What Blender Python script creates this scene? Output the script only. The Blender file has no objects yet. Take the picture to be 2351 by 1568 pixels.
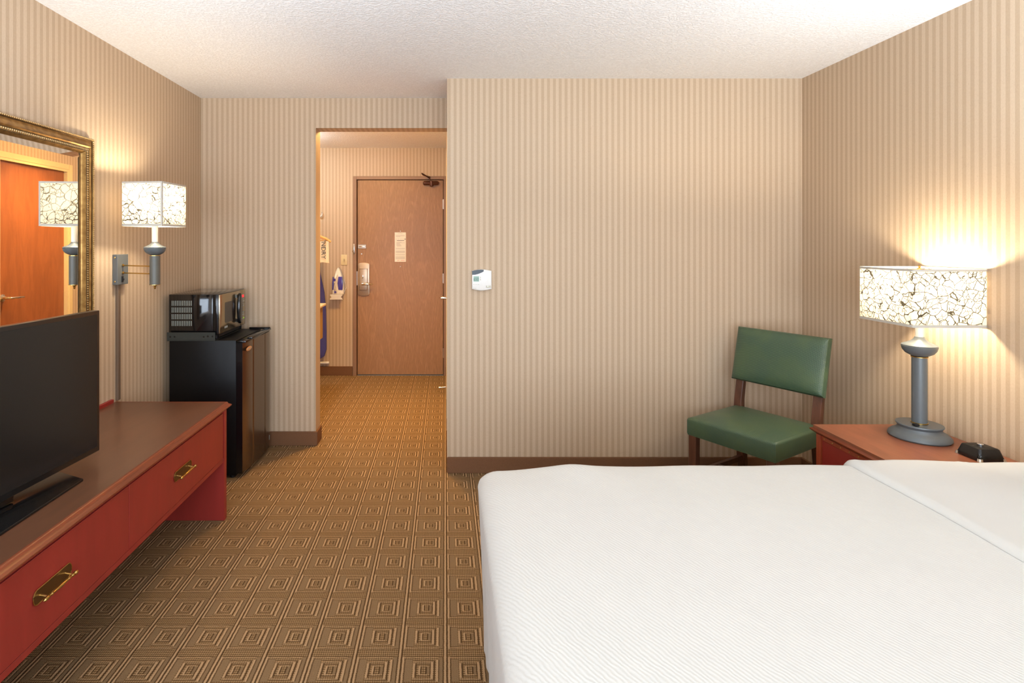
import bpy, bmesh, math, random
from mathutils import Vector, Matrix
R = math.radians
PI = math.pi
S = bpy.context.scene
C = S.collection
random.seed(7)

# ------------------------------------------------------------------ camera
F = 1260.0                      # focal length in pixels of the 2351 px wide frame
CAMZ = 1.386
cam_d = bpy.data.cameras.new('camera')
cam_d.sensor_width = 36.0
cam_d.lens = 36.0 * F / 2351.0
cam_d.shift_x = (1175.5 - 1022.0) / 2351.0
cam_d.shift_y = -(784.0 - 557.0) / 2351.0
cam_d.clip_start = 0.02
cam = bpy.data.objects.new('camera', cam_d)
C.objects.link(cam)
cam.location = (0, 0, CAMZ)
cam.rotation_euler = (R(90), 0, 0)
S.camera = cam

# ------------------------------------------------------------------ world, exposure, lights
S.view_settings.view_transform = 'Standard'
S.view_settings.look = 'None'
S.view_settings.gamma = 1.0
S.view_settings.exposure = 0.0
S.view_settings.use_curve_mapping = False
w = bpy.data.worlds.new('world')
S.world = w
w.use_nodes = True
w.node_tree.nodes['Background'].inputs[0].default_value = (0.75, 0.87, 1.0, 1)
w.node_tree.nodes['Background'].inputs[1].default_value = 1.0

def area(name, loc, rot, sx, sy, power, col, spread=180):
    d = bpy.data.lights.new(name, 'AREA')
    d.shape = 'RECTANGLE'; d.size = sx; d.size_y = sy
    d.energy = power; d.color = col; d.spread = R(spread)
    o = bpy.data.objects.new(name, d); C.objects.link(o)
    o.location = loc; o.rotation_euler = rot
    return o
# added light at the unseen window behind the camera, brightens the room
area('added_window_light', (-0.02, -1.52, 1.24), (R(101), 0, 0), 3.2, 1.5, 164, (0.84, 0.97, 1.14))
BULB_TABLE, BULB_WALL = 450.0, 350.0
HALL_WARM, HALL_ENTRY, ROOM_FILL = 115.0, 85.0, 6.0
FILL_UPLIGHT = 25.5  # strength of the two added fill lamps

# ------------------------------------------------------------------ room numbers
XL, XR = -1.672, 2.15
YB, YA, YW, YF = -1.3, 3.307, 3.755, 5.73
ZC = 2.375
XH = 0.012

# ------------------------------------------------------------------ helpers
def P(px, py, Y):
    return Vector(((px - 1022.0) * Y / F, Y, CAMZ - (py - 557.0) * Y / F))

def lin(c):
    r = []
    for v in c:
        v /= 255.0
        r.append(v / 12.92 if v <= 0.04045 else ((v + 0.055) / 1.055) ** 2.4)
    return tuple(r)

class NT:
    def __init__(s, name):
        s.m = bpy.data.materials.new(name); s.m.use_nodes = True
        s.t = s.m.node_tree; s.n = s.t.nodes; s.l = s.t.links
        s.b = s.n['Principled BSDF']; s.out = s.n['Material Output']
    def new(s, typ, **kw):
        n = s.n.new(typ)
        for k, v in kw.items(): setattr(n, k, v)
        return n
    def put(s, sock, v):
        if isinstance(v, bpy.types.NodeSocket): s.l.new(v, sock)
        else:
            if isinstance(v, tuple) and len(v) == 3 and len(sock.default_value) == 4: v = v + (1,)
            sock.default_value = v
    def math(s, op, a, b=None, c=None, clamp=False):
        n = s.new('ShaderNodeMath', operation=op); n.use_clamp = clamp
        s.put(n.inputs[0], a)
        if b is not None: s.put(n.inputs[1], b)
        if c is not None: s.put(n.inputs[2], c)
        return n.outputs[0]
    def coord(s, kind='Object'):
        return s.new('ShaderNodeTexCoord').outputs[kind]
    def sep(s, v):
        n = s.new('ShaderNodeSeparateXYZ'); s.l.new(v, n.inputs[0]); return n.outputs
    def comb(s, x, y, z):
        n = s.new('ShaderNodeCombineXYZ')
        for i, v in enumerate((x, y, z)): s.put(n.inputs[i], v)
        return n.outputs[0]
    def scale(s, v, sc):
        n = s.new('ShaderNodeMapping'); s.l.new(v, n.inputs[0]); n.inputs['Scale'].default_value = sc; return n.outputs[0]
    def noise(s, v, sc, det=3, dist=0.0, rough=0.5):
        n = s.new('ShaderNodeTexNoise'); s.l.new(v, n.inputs['Vector'])
        n.inputs['Scale'].default_value = sc; n.inputs['Detail'].default_value = det
        n.inputs['Distortion'].default_value = dist; n.inputs['Roughness'].default_value = rough
        return n.outputs
    def mix(s, f, a, b, typ='MIX'):
        n = s.new('ShaderNodeMix', data_type='RGBA', blend_type=typ)
        s.put(n.inputs[0], f); s.put(n.inputs[6], a); s.put(n.inputs[7], b)
        return n.outputs[2]
    def ramp(s, f, lo, hi):
        n = s.new('ShaderNodeMapRange'); n.interpolation_type = 'SMOOTHSTEP'
        s.put(n.inputs[0], f); n.inputs[1].default_value = lo; n.inputs[2].default_value = hi
        return n.outputs[0]
    def bump(s, h, strength=0.2, dist=0.01):
        n = s.new('ShaderNodeBump'); s.l.new(h, n.inputs['Height'])
        n.inputs['Strength'].default_value = strength; n.inputs['Distance'].default_value = dist
        s.l.new(n.outputs[0], s.b.inputs['Normal'])
    def base(s, c, rough=0.5, metal=0.0, spec=None, coat=0.0):
        s.put(s.b.inputs['Base Color'], c); s.put(s.b.inputs['Roughness'], rough)
        s.b.inputs['Metallic'].default_value = metal
        if spec is not None: s.b.inputs['Specular IOR Level'].default_value = spec
        if coat: s.b.inputs['Coat Weight'].default_value = coat; s.b.inputs['Coat Roughness'].default_value = 0.08

def plain(name, rgb, rough=0.5, metal=0.0, spec=None, coat=0.0, var=0.06, nscale=60, bump=0.0, emis=0.0):
    t = NT(name); c = lin(rgb)
    n = t.noise(t.coord(), nscale, 3)[0]
    d = tuple(v * (1 - var) for v in c); u = tuple(min(1, v * (1 + var)) for v in c)
    t.base(t.mix(n, d, u), rough, metal, spec, coat)
    if bump: t.bump(n, bump, 0.003)
    if emis:
        t.put(t.b.inputs['Emission Color'], c); t.b.inputs['Emission Strength'].default_value = emis
    return t.m

def wallpaper(name, axis, light, dark, phase=0.095, period=0.0352):
    t = NT(name); x, y, z = t.sep(t.coord())
    a = x if axis == 'X' else y
    ph = t.math('FRACT', t.math('DIVIDE', t.math('SUBTRACT', a, phase), period))
    d = t.math('ABSOLUTE', t.math('SUBTRACT', ph, 0.5))          # 0 = middle of a light stripe, .5 = middle of a dark one
    st = t.ramp(d, 0.23, 0.28)
    v = t.scale(t.coord(), (1, 1, 0.45))
    n1 = t.noise(v, 260, 4, 0.4)[0]; n2 = t.noise(t.coord(), 34, 3, 1.2)[0]
    c = t.mix(st, lin(light), lin(dark))
    c = t.mix(t.ramp(n1, 0.35, 0.7), c, t.mix(0.10, c, lin((150, 120, 92))))
    vein = t.math('ABSOLUTE', t.math('SUBTRACT', n2, 0.5))
    c = t.mix(t.math('MULTIPLY', t.ramp(vein, 0.012, 0.0), 0.16), c, lin((150, 118, 90)))
    t.base(c, 0.62, spec=0.25)
    t.bump(t.math('ADD', n1, t.math('MULTIPLY', st, 0.25)), 0.12, 0.002)
    return t.m

WL, WD = (200, 177, 150), (184, 160, 132)
M = {}
M['paper_x'] = wallpaper('striped_wallpaper_across', 'X', WL, WD)
M['paper_y'] = wallpaper('striped_wallpaper_along', 'Y', WL, WD, 0.02)

def ceiling_mat():
    t = NT('knockdown_ceiling'); n = t.noise(t.coord(), 95, 4, 0.3)[0]; n2 = t.noise(t.coord(), 30, 3)[0]
    h = t.ramp(n, 0.38, 0.62)
    t.base(t.mix(h, lin((240, 237, 233)), lin((248, 246, 243))), 0.85, spec=0.15)
    t.bump(t.math('ADD', h, t.math('MULTIPLY', n2, 0.4)), 0.45, 0.004)
    return t.m
M['ceiling'] = ceiling_mat()

def carpet():
    t = NT('patterned_carpet'); x, y, z = t.sep(t.coord())
    P_ = 0.1516
    nz = t.noise(t.coord(), 420, 3)[0]; nw = t.noise(t.coord(), 60, 2)[1]
    nwx, nwy, _ = t.sep(nw)
    xx = t.math('ADD', x, t.math('MULTIPLY', t.math('SUBTRACT', nwx, 0.5), 0.003))
    yy = t.math('ADD', y, t.math('MULTIPLY', t.math('SUBTRACT', nwy, 0.5), 0.003))
    u = t.math('FRACT', t.math('DIVIDE', t.math('ADD', xx, 0.004), P_))
    v = t.math('SUBTRACT', t.math('FRACT', t.math('DIVIDE', t.math('SUBTRACT', yy, 0.0355), P_)), 0.5)
    au = t.math('ABSOLUTE', t.math('SUBTRACT', u, 0.535)); av = t.math('ABSOLUTE', v)
    def band(s, a, b, e=0.010):                      # soft box between a and b
        return t.math('MULTIPLY', t.ramp(s, a - e, a + e), t.ramp(s, b + e, b - e))
    def line(uc, wd, vmax):
        return t.math('MULTIPLY', band(u, uc - wd, uc + wd), t.ramp(av, vmax + 0.012, vmax - 0.012))
    lights = [line(0.028, 0.021, 9), line(0.112, 0.020, 0.385), line(0.355, 0.022, 0.205), line(0.475, 0.017, 0.115),
              line(0.745, 0.023, 0.225), line(0.855, 0.022, 0.30)]
    darks = [line(0.068, 0.016, 9), line(0.985, 0.010, 9), line(0.152, 0.008, 0.36), line(0.395, 0.014, 0.19), line(0.512, 0.012, 0.09),
             line(0.705, 0.010, 0.18), line(0.795, 0.016, 0.26), line(0.892, 0.008, 0.30), line(0.62, 0.012, 0.10)]
    def acc(L):
        r = L[0]
        for q in L[1:]: r = t.math('MAXIMUM', r, q)
        return r
    dashes = t.ramp(t.math('SINE', t.math('MULTIPLY', u, 2 * PI * 21)), -0.5, 0.3)
    def hline(vc, wd, u0, u1):
        return t.math('MULTIPLY', t.math('MULTIPLY', band(av, vc - wd, vc + wd, 0.008), band(u, u0, u1)), t.math('ADD', t.math('MULTIPLY', dashes, 0.45), 0.40))
    lights += [hline(0.355, 0.016, 0.10, 0.86), hline(0.236, 0.016, 0.34, 0.77), hline(0.125, 0.013, 0.46, 0.66)]
    darks += [hline(0.390, 0.010, 0.10, 0.92), hline(0.268, 0.010, 0.34, 0.80), hline(0.160, 0.010, 0.42, 0.70)]
    Lm, Dm = acc(lights), acc(darks)
    # flat (tufted) panels beside the rings
    flat = acc([line(0.235, 0.080, 0.31), line(0.935, 0.050, 0.37), line(0.66, 0.03, 0.10)])
    # woven rows everywhere else
    su = t.math('SINE', t.math('MULTIPLY', u, 2 * PI * 21)); sv = t.math('COSINE', t.math('MULTIPLY', v, 2 * PI * 17))
    dots = t.math('MULTIPLY', t.ramp(su, -0.1, -0.8), t.ramp(sv, 0.1, -0.7))
    dash = t.math('MULTIPLY', t.ramp(su, -0.2, 0.7), t.ramp(sv, -0.1, 0.7))
    lt, md, dk = lin((184, 149, 110)), lin((136, 109, 78)), lin((84, 61, 38))
    wv = t.mix(dash, lin((136, 108, 74)), lin((176, 142, 102)))
    wv = t.mix(t.ramp(sv, -0.2, -0.95), wv, lin((118, 90, 60)))
    wv = t.mix(dots, wv, lin((82, 57, 30)))
    c = t.mix(flat, wv, md)
    c = t.mix(Dm, c, dk); c = t.mix(Lm, c, lt)
    c = t.mix(t.ramp(nz, 0.3, 0.75), t.mix(0.75, (0, 0, 0), c), c)
    t.base(c, 0.95, spec=0.05)
    h = t.math('ADD', t.math('SUBTRACT', t.math('MULTIPLY', Lm, 1.0), t.math('MULTIPLY', Dm, 0.8)),
               t.math('ADD', t.math('MULTIPLY', dash, 0.5), t.math('MULTIPLY', nz, 0.6)))
    t.bump(h, 0.5, 0.003)
    return t.m
M['carpet'] = carpet()
M['carpet_base'] = plain('brown_carpet_strip', (118, 84, 60), 0.95, spec=0.05, var=0.22, nscale=300, bump=0.4)
M['fold_edge'] = plain('base_edge', (128, 92, 68), 0.9, var=0.1)

def wood(name, rgb, rough, axis='Y', contrast=0.22, freq=9, coat=0.0, spec=0.5, dark=None):
    t = NT(name); c = lin(rgb)
    sc = {'X': (1, freq, freq), 'Y': (freq, 1, freq), 'Z': (freq, freq, 1)}[axis]
    v = t.scale(t.coord(), sc)
    n = t.noise(v, 3.2, 5, 0.8, 0.6)[0]; f = t.noise(t.scale(t.coord(), tuple(k * 6 for k in sc)), 9, 2)[0]
    d = lin(dark) if dark else tuple(k * (1 - 1.6 * contrast) for k in c)
    u = tuple(min(1, k * (1 + contrast)) for k in c)
    col = t.mix(t.ramp(n, 0.3, 0.7), d, u)
    col = t.mix(t.math('MULTIPLY', t.ramp(f, 0.5, 0.75), 0.25), col, d)
    t.base(col, rough, spec=spec, coat=coat)
    return t.m
M['mahogany'] = wood('red_mahogany_front', (146, 45, 38), 0.38, 'Z', 0.05, 5)
M['mahogany_edge'] = wood('mahogany_molding', (126, 60, 36), 0.34, 'Y', 0.05, 8)
M['mahogany_edge_x'] = wood('mahogany_molding_across', (176, 82, 44), 0.30, 'X', 0.14, 8)
M['mahogany_top'] = wood('walnut_laminate_top', (102, 66, 46), 0.28, 'Y', 0.07, 6, spec=0.6)
M['stand_side'] = wood('nightstand_side', (160, 70, 42), 0.4, 'Z', 0.1, 5)
M['stand_top'] = wood('nightstand_top', (136, 80, 56), 0.3, 'Y', 0.12, 6)
M['chair_wood'] = wood('dark_cherry_wood', (94, 58, 42), 0.35, 'Z', 0.2, 8)
M['maple'] = wood('pale_maple', (222, 168, 100), 0.4, 'X', 0.08, 8)

def door_wood(name, rgb):
    t = NT(name); c = lin(rgb); x, y, z = t.sep(t.coord())
    px = t.math('MULTIPLY', t.math('ADD', x, y), 1.0)
    nn = t.noise(t.scale(t.coord(), (3.0, 3.0, 0.55)), 1.5, 2, 0.1)[0]
    w_ = t.math('SINE', t.math('ADD', t.math('MULTIPLY', px, 95.0), t.math('MULTIPLY', nn, 78.0)))
    pores = t.noise(t.scale(t.coord(), (60, 60, 3)), 6, 3)[0]
    g = t.math('MULTIPLY', t.ramp(w_, 0.35, 1.0), t.ramp(pores, 0.35, 0.6))
    d = tuple(k * 0.80 for k in c); l = tuple(min(1, k * 1.45 + .02) for k in c)
    col = t.mix(t.ramp(pores, 0.3, 0.7), d, c)
    col = t.mix(t.math('MULTIPLY', g, 0.26), col, l)
    t.base(col, 0.42, spec=0.4)
    return t.m
M['entry_door'] = door_wood('wood_grain_entry_door', (160, 118, 80))
M['bath_door'] = wood('stained_bathroom_door', (150, 88, 52), 0.45, 'Z', 0.10, 6)
M['brown_paint'] = plain('brown_painted_metal', (142, 108, 82), 0.45)
M['dark_gap'] = plain('shadow_gap', (46, 30, 22), 0.8)
M['cream_trim'] = plain('cream_casing', (222, 200, 150), 0.5)
M['threshold'] = plain('grey_threshold', (120, 120, 116), 0.4, 0.6)
M['steel'] = plain('brushed_steel', (196, 190, 180), 0.28, 1.0)
M['steel_dull'] = plain('satin_nickel_plate', (186, 168, 146), 0.38, 0.85)
M['chrome'] = plain('chrome', (225, 225, 225), 0.12, 1.0)
M['bronze'] = plain('dark_bronze', (86, 50, 34), 0.35, 0.5)
M['brass'] = plain('antique_brass', (190, 156, 92), 0.28, 1.0)
M['brass_dark'] = plain('darkened_brass_plate', (120, 92, 56), 0.38, 0.9)
M['black_gloss'] = plain('black_gloss_plastic', (16, 16, 17), 0.16, spec=0.5)
M['black_satin'] = plain('black_textured_metal', (15, 14, 14), 0.42, spec=0.2, bump=0.06, nscale=400)
M['black_matte'] = plain('black_matte', (20, 20, 20), 0.6)
M['screen'] = plain('tv_screen', (24, 24, 24), 0.20, spec=0.5, var=0.01)
M['tv_bezel'] = plain('tv_bezel', (20, 20, 21), 0.3)
M['fridge_door'] = plain('dark_mirror_steel', (120, 104, 86), 0.24, 0.9, var=0.04)
M['oven_face'] = plain('mirrored_oven_face', (168, 152, 122), 0.17, 0.9, var=0.04)
M['oven_window'] = plain('oven_window', (40, 32, 27), 0.15)
M['bracket'] = plain('grey_green_bracket', (44, 46, 41), 0.5, 0.2)
M['slots'] = plain('vent_slots', (128, 134, 128), 0.6)
M['badge'] = plain('copper_badge', (226, 160, 96), 0.3, 0.6)
M['led_red'] = plain('red_digits', (255, 40, 50), 0.5, emis=1.2)
M['led_green'] = plain('green_led', (150, 220, 40), 0.5, emis=0.6)
M['key_grey'] = plain('keypad_print', (150, 160, 160), 0.6)
M['blue_grey'] = plain('blue_grey_lacquer', (98, 104, 106), 0.36, 0.15, spec=0.6)
M['blue_grey_ribbed'] = plain('grey_ribbed_column', (96, 94, 86), 0.45, 0.1)
M['white_plastic'] = plain('white_plastic', (228, 224, 216), 0.35)
M['candle'] = plain('white_candle_sleeve', (244, 238, 222), 0.5)
M['ivory'] = plain('ivory_switch', (214, 196, 150), 0.4)
M['ivory_toggle'] = plain('ivory_toggle', (190, 172, 130), 0.4)
M['paper'] = plain('printed_paper', (232, 224, 206), 0.6, var=0.02)
M['print_grey'] = plain('grey_print', (196, 190, 176), 0.7)
M['print_pink'] = plain('pink_print', (222, 176, 160), 0.7)
M['print_dark'] = plain('dark_print', (72, 72, 74), 0.7)
M['iron_body'] = plain('iron_white_body', (236, 230, 216), 0.3)
M['iron_blue'] = plain('iron_blue_tank', (70, 66, 160), 0.2)
M['board_blue'] = plain('blue_board_cover', (74, 74, 142), 0.9, var=0.12, nscale=40)
M['rattan'] = plain('tan_weave_panel', (178, 140, 82), 0.7, var=0.25, nscale=250)
M['counter'] = plain('cream_counter', (236, 216, 178), 0.35)
M['bag'] = plain('white_cotton_bag', (224, 208, 180), 0.85, var=0.04)
M['sensor_grey'] = plain('thermostat_dark_lens', (46, 54, 60), 0.4)
M['lcd'] = plain('lcd_green', (136, 166, 144), 0.3)
M['lcd_digit'] = plain('lcd_digit', (66, 100, 84), 0.5)
M['raceway'] = plain('brown_raceway', (112, 92, 74), 0.5)
M['gold'] = None
M['outlet'] = plain('device_mark', (70, 68, 62), 0.5)

def gilt(name, axis):
    t = NT(name); n = t.noise(t.coord(), 40, 3)[0]
    t.base(t.mix(t.ramp(n, 0.3, 0.75), lin((136, 100, 52)), lin((176, 136, 78))), 0.30, 0.8)
    return t.m
M['gold'] = gilt('aged_gilt', 'Y')
M['gold_bead'] = plain('bright_gilt_beads', (214, 190, 140), 0.3, 0.9)
M['gold_dark'] = plain('dark_gilt_groove', (84, 66, 40), 0.5, 0.6)

def mirror():
    t = NT('mirror_glass'); n = t.noise(t.coord(), 2, 1)[0]
    t.base(t.mix(n, (0.93, 0.93, 0.92), (0.95, 0.95, 0.94)), 0.0, 1.0)
    return t.m
M['mirror'] = mirror()

def vinyl():
    t = NT('green_basketweave_vinyl'); x, y, z = t.sep(t.coord())
    k = 2 * PI / 0.0075
    a = t.math('SINE', t.math('MULTIPLY', y, k)); q = t.math('ADD', z, x)
    b = t.math('SINE', t.math('MULTIPLY', q, k * 1.3))
    wv = t.math('ADD', t.math('MULTIPLY', b, 0.75), t.math('MULTIPLY', a, 0.35))
    n = t.noise(t.coord(), 9, 3)[0]
    c = t.mix(t.ramp(wv, -0.6, 0.6), lin((40, 62, 44)), lin((82, 102, 80)))
    c = t.mix(t.ramp(n, 0.35, 0.7), c, t.mix(0.35, c, lin((84, 100, 60))))
    t.base(c, 0.34, spec=0.5)
    t.bump(wv, 0.35, 0.0012)
    return t.m
M['vinyl'] = vinyl()

def linen(name, waves=True):
    t = NT(name); n = t.noise(t.coord(), 7, 2)[0]; co = t.coord()
    t.base(t.mix(n, lin((197, 194, 187)), lin((202, 199, 192))), 0.9, spec=0.15)
    t.b.inputs['Sheen Weight'].default_value = 0.15
    if waves:
        x, y, z = t.sep(co)
        wob = t.noise(co, 24, 3, 0.3)[0]; wob2 = t.noise(co, 85, 2)[0]
        d = t.math('ADD', t.math('MULTIPLY', x, 0.86), t.math('ADD', t.math('MULTIPLY', y, 0.51), t.math('MULTIPLY', z, 0.20)))
        ph = t.math('ADD', t.math('MULTIPLY', d, 2 * PI / 0.0088), t.math('ADD', t.math('MULTIPLY', wob, 9.0), t.math('MULTIPLY', wob2, 2.4)))
        h = t.math('SINE', ph)
        t.bump(h, 0.24, 0.0013)
    else:
        t.bump(t.noise(co, 20, 3)[0], 0.06, 0.004)
    return t.m
M['coverlet'] = linen('white_seersucker', True)
M['sheet'] = linen('white_smooth_sheet', False)

def shade_mat():
    t = NT('crackle_shade_fabric'); co = t.coord(); x, y, z = t.sep(co)
    base = t.comb(t.math('ADD', x, y), t.math('SUBTRACT', x, y), z)
    nz = t.noise(co, 22, 2)[1]
    v = t.new('ShaderNodeVectorMath', operation='MULTIPLY_ADD')
    t.l.new(nz, v.inputs[0]); v.inputs[1].default_value = (0.022, 0.022, 0.022); t.l.new(t.comb(x, y, z), v.inputs[2])
    def cr(sc, lo, hi, rnd=1.0):
        n = t.new('ShaderNodeTexVoronoi', feature='DISTANCE_TO_EDGE'); t.l.new(v.outputs[0], n.inputs['Vector'])
        n.inputs['Scale'].default_value = sc; n.inputs['Randomness'].default_value = rnd
        return t.ramp(n.outputs[0], hi, lo)
    thick = t.noise(co, 30, 2)[0]
    l = t.math('MAXIMUM', t.math('MULTIPLY', cr(28, 0.020, 0.043), 1.0),
               t.math('MULTIPLY', cr(49, 0.022, 0.052), t.ramp(thick, 0.44, 0.50)))
    tr = t.new('ShaderNodeBsdfTranslucent'); df = t.new('ShaderNodeBsdfDiffuse')
    t.put(tr.inputs[0], t.mix(l, lin((164, 154, 138)), lin((42, 39, 33))))
    t.put(df.inputs[0], t.mix(l, lin((206, 196, 178)), lin((60, 55, 47))))
    mx = t.new('ShaderNodeMixShader'); mx.inputs[0].default_value = 0.45
    t.l.new(df.outputs[0], mx.inputs[2]); t.l.new(tr.outputs[0], mx.inputs[1])
    t.l.new(mx.outputs[0], t.out.inputs[0])
    return t.m
M['shade'] = shade_mat()
M['shade_trim'] = plain('shade_trim_tape', (188, 180, 166), 0.8)

def bulb_mat(name, strength, col):
    t = NT(name)
    t.base((0.9, 0.9, 0.88), 0.4)
    t.put(t.b.inputs['Emission Color'], col); t.b.inputs['Emission Strength'].default_value = strength
    return t.m
WARM = (1.0, 0.86, 0.64)
M['bulb_table'] = bulb_mat('table_bulb', BULB_TABLE, WARM)
M['bulb_wall'] = bulb_mat('wall_bulb', BULB_WALL, WARM)
def glass():
    t = NT('window_glass'); n = t.noise(t.coord(), 1.5, 1)[0]
    tr = t.new('ShaderNodeBsdfTransparent'); gl = t.new('ShaderNodeBsdfGlossy'); gl.inputs['Roughness'].default_value = 0.02
    mx = t.new('ShaderNodeMixShader'); t.put(mx.inputs[0], t.math('MULTIPLY', n, 0.12))
    t.l.new(tr.outputs[0], mx.inputs[1]); t.l.new(gl.outputs[0], mx.inputs[2]); t.l.new(mx.outputs[0], t.out.inputs[0])
    return t.m
M['glass'] = glass()

# ------------------------------------------------------------------ mesh builders
def nb(): return bmesh.new()
def box(bm, x0, x1, y0, y1, z0, z1, bev=0.0, seg=2, mi=0):
    m = Matrix.Translation(((x0 + x1) / 2, (y0 + y1) / 2, (z0 + z1) / 2)) @ Matrix.Diagonal((abs(x1 - x0), abs(y1 - y0), abs(z1 - z0), 1))
    r = bmesh.ops.create_cube(bm, size=1.0, matrix=m)
    vs = r['verts']
    if bev:
        es = list({e for v_ in vs for e in v_.link_edges})
        bmesh.ops.bevel(bm, geom=es, offset=bev, segments=seg, profile=0.5, affect='EDGES')
    return bm
def lathe(bm, prof, cx, cy, seg=40, mtx=None, sx=1.0, sy=1.0):
    """prof: list of (radius, z)."""
    rings = []
    for r, z in prof:
        rings.append([bm.verts.new((cx + sx * r * math.cos(2 * PI * i / seg), cy + sy * r * math.sin(2 * PI * i / seg), z)) for i in range(seg)])
    for a, b in zip(rings, rings[1:]):
        for i in range(seg):
            bm.faces.new((a[i], a[(i + 1) % seg], b[(i + 1) % seg], b[i]))
    if prof[0][0] > 1e-5: bm.faces.new(list(reversed(rings[0])))
    if prof[-1][0] > 1e-5: bm.faces.new(rings[-1])
    if mtx is not None: bmesh.ops.transform(bm, matrix=mtx, verts=[v for r in rings for v in r])
    return bm
def tube(bm, pts, rad, seg=10, cap=True):
    pts = [Vector(p) for p in pts]; rings = []
    up = Vector((0, 0, 1))
    for i, p in enumerate(pts):
        d = (pts[min(i + 1, len(pts) - 1)] - pts[max(i - 1, 0)]).normalized()
        a = d.cross(up)
        if a.length < 1e-3: a = d.cross(Vector((0, 1, 0)))
        a.normalize(); b = a.cross(d).normalized()
        rr = rad[i] if isinstance(rad, (list, tuple)) else rad
        rings.append([bm.verts.new(p + rr * (math.cos(2 * PI * k / seg) * a + math.sin(2 * PI * k / seg) * b)) for k in range(seg)])
    for r0, r1 in zip(rings, rings[1:]):
        for k in range(seg): bm.faces.new((r0[k], r0[(k + 1) % seg], r1[(k + 1) % seg], r1[k]))
    if cap: bm.faces.new(list(reversed(rings[0]))); bm.faces.new(rings[-1])
    return bm
def extrude_poly(bm, poly, vec, bev=0.0, seg=2):
    """poly: list of 3D points (planar), vec: extrusion."""
    vec = Vector(vec)
    a = [bm.verts.new(Vector(p)) for p in poly]; b = [bm.verts.new(Vector(p) + vec) for p in poly]
    n = len(poly); fs = [bm.faces.new(a), bm.faces.new(list(reversed(b)))]
    for i in range(n): fs.append(bm.faces.new((a[i], b[i], b[(i + 1) % n], a[(i + 1) % n])))
    bmesh.ops.recalc_face_normals(bm, faces=fs)
    if bev:
        es = list(fs[0].edges) + list(fs[1].edges)
        bmesh.ops.bevel(bm, geom=es, offset=bev, segments=seg, profile=0.5, affect='EDGES')
    return bm
def obj(name, bm, mat, parent=None, smooth=True, world=True, angle=35):
    bmesh.ops.recalc_face_normals(bm, faces=bm.faces)
    if parent is not None and world:
        root = parent
        while root.parent: root = root.parent
        mw = Matrix.LocRotScale(root.location, root.rotation_euler, None)
        bmesh.ops.transform(bm, matrix=mw.inverted(), verts=bm.verts)
    me = bpy.data.meshes.new(name); bm.to_mesh(me); bm.free()
    if smooth:
        me.polygons.foreach_set('use_smooth', [True] * len(me.polygons))
        me.set_sharp_from_angle(angle=R(angle))
    me.materials.append(mat)
    o = bpy.data.objects.new(name, me); C.objects.link(o)
    if parent is not None: o.parent = parent
    return o
def pieces(name, bm, mat, parent):
    """one object per connected piece."""
    bm.verts.ensure_lookup_table(); left = set(bm.verts); out = []
    while left:
        st_ = [left.pop()]; isl = set(st_)
        while st_:
            v_ = st_.pop()
            for e in v_.link_edges:
                q = e.other_vert(v_)
                if q in left: left.remove(q); isl.add(q); st_.append(q)
        b2 = nb(); mp = {v_: b2.verts.new(v_.co) for v_ in isl}
        for f in {f for v_ in isl for f in v_.link_faces}: b2.faces.new([mp[v_] for v_ in f.verts])
        out.append(obj(name, b2, mat, parent))
    bm.free(); return out
def thing(name, label, cat, loc=(0, 0, 0), rz=0.0, group=None):
    o = bpy.data.objects.new(name, None); C.objects.link(o); o.empty_display_size = 0.05
    o.location = loc; o.rotation_euler = (0, 0, rz); o['label'] = label; o['category'] = cat
    if group: o['group'] = group
    return o
def tag(o, label, cat, group=None):
    o['label'] = label; o['category'] = cat
    if group: o['group'] = group
    return o
def struct(name, bm, mat, parent=None, label=None):
    o = obj(name, bm, mat, parent, smooth=False)
    if parent is None: o['kind'] = 'structure'
    if label: o['label'] = label
    return o
def text(name, body, size, mat, parent, mtx, depth=0.0008):
    cu = bpy.data.curves.new(name, 'FONT'); cu.body = body; cu.size = size; cu.extrude = depth
    cu.align_x = 'CENTER'; cu.align_y = 'CENTER'
    o = bpy.data.objects.new(name, cu); C.objects.link(o); cu.materials.append(mat)
    dg = bpy.context.evaluated_depsgraph_get()
    me = bpy.data.meshes.new_from_object(o.evaluated_get(dg)); bpy.data.objects.remove(o)
    bm = nb(); bm.from_mesh(me); bmesh.ops.transform(bm, matrix=mtx, verts=bm.verts)
    return obj(name, bm, mat, parent, smooth=False)

# ------------------------------------------------------------------ the room shell
T = 0.10
struct('floor', box(nb(), XL - T, XR + T, YB - T, YF + T, -0.06, 0.0), M['carpet'], label='brown carpet woven with rows of concentric squares')
struct('ceiling', box(nb(), XL - T, XR + T, YB - T, YF + T, ZC, ZC + 0.08), M['ceiling'], label='white textured ceiling')
struct('wall_left', box(nb(), XL - T, XL, YB, YF, 0, ZC), M['paper_y'], label='striped wallpaper wall behind mirror and wall lamp')
struct('wall_right', box(nb(), XR, XR + T, YB, YA + T, 0, ZC), M['paper_y'], label='striped wallpaper wall behind the table lamp')
struct('wall_front', box(nb(), XH, XR, YA, YA + T, 0, ZC), M['paper_x'], label='striped wallpaper wall carrying the thermostat')
b = nb(); box(b, XL, -0.885, YW, YW + 0.13, 0, ZC); box(b, -0.885, XH, YW, YW + 0.13, 2.17, ZC)
struct('wall_partition', b, M['paper_x'], label='striped wall with the opening to the entry hall')
BD0, BD1, BDZ = 4.09, 4.86, 2.03
b = nb(); box(b, XH, XH + T, YA + T, BD0, 0, ZC); box(b, XH, XH + T, BD1, YF, 0, ZC); box(b, XH, XH + T, BD0, BD1, BDZ, ZC)
struct('wall_hall', b, M['paper_y'], label='striped hall wall with the bathroom door')
ED0, ED1, EDZ = -0.93, -0.005, 2.045
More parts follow.
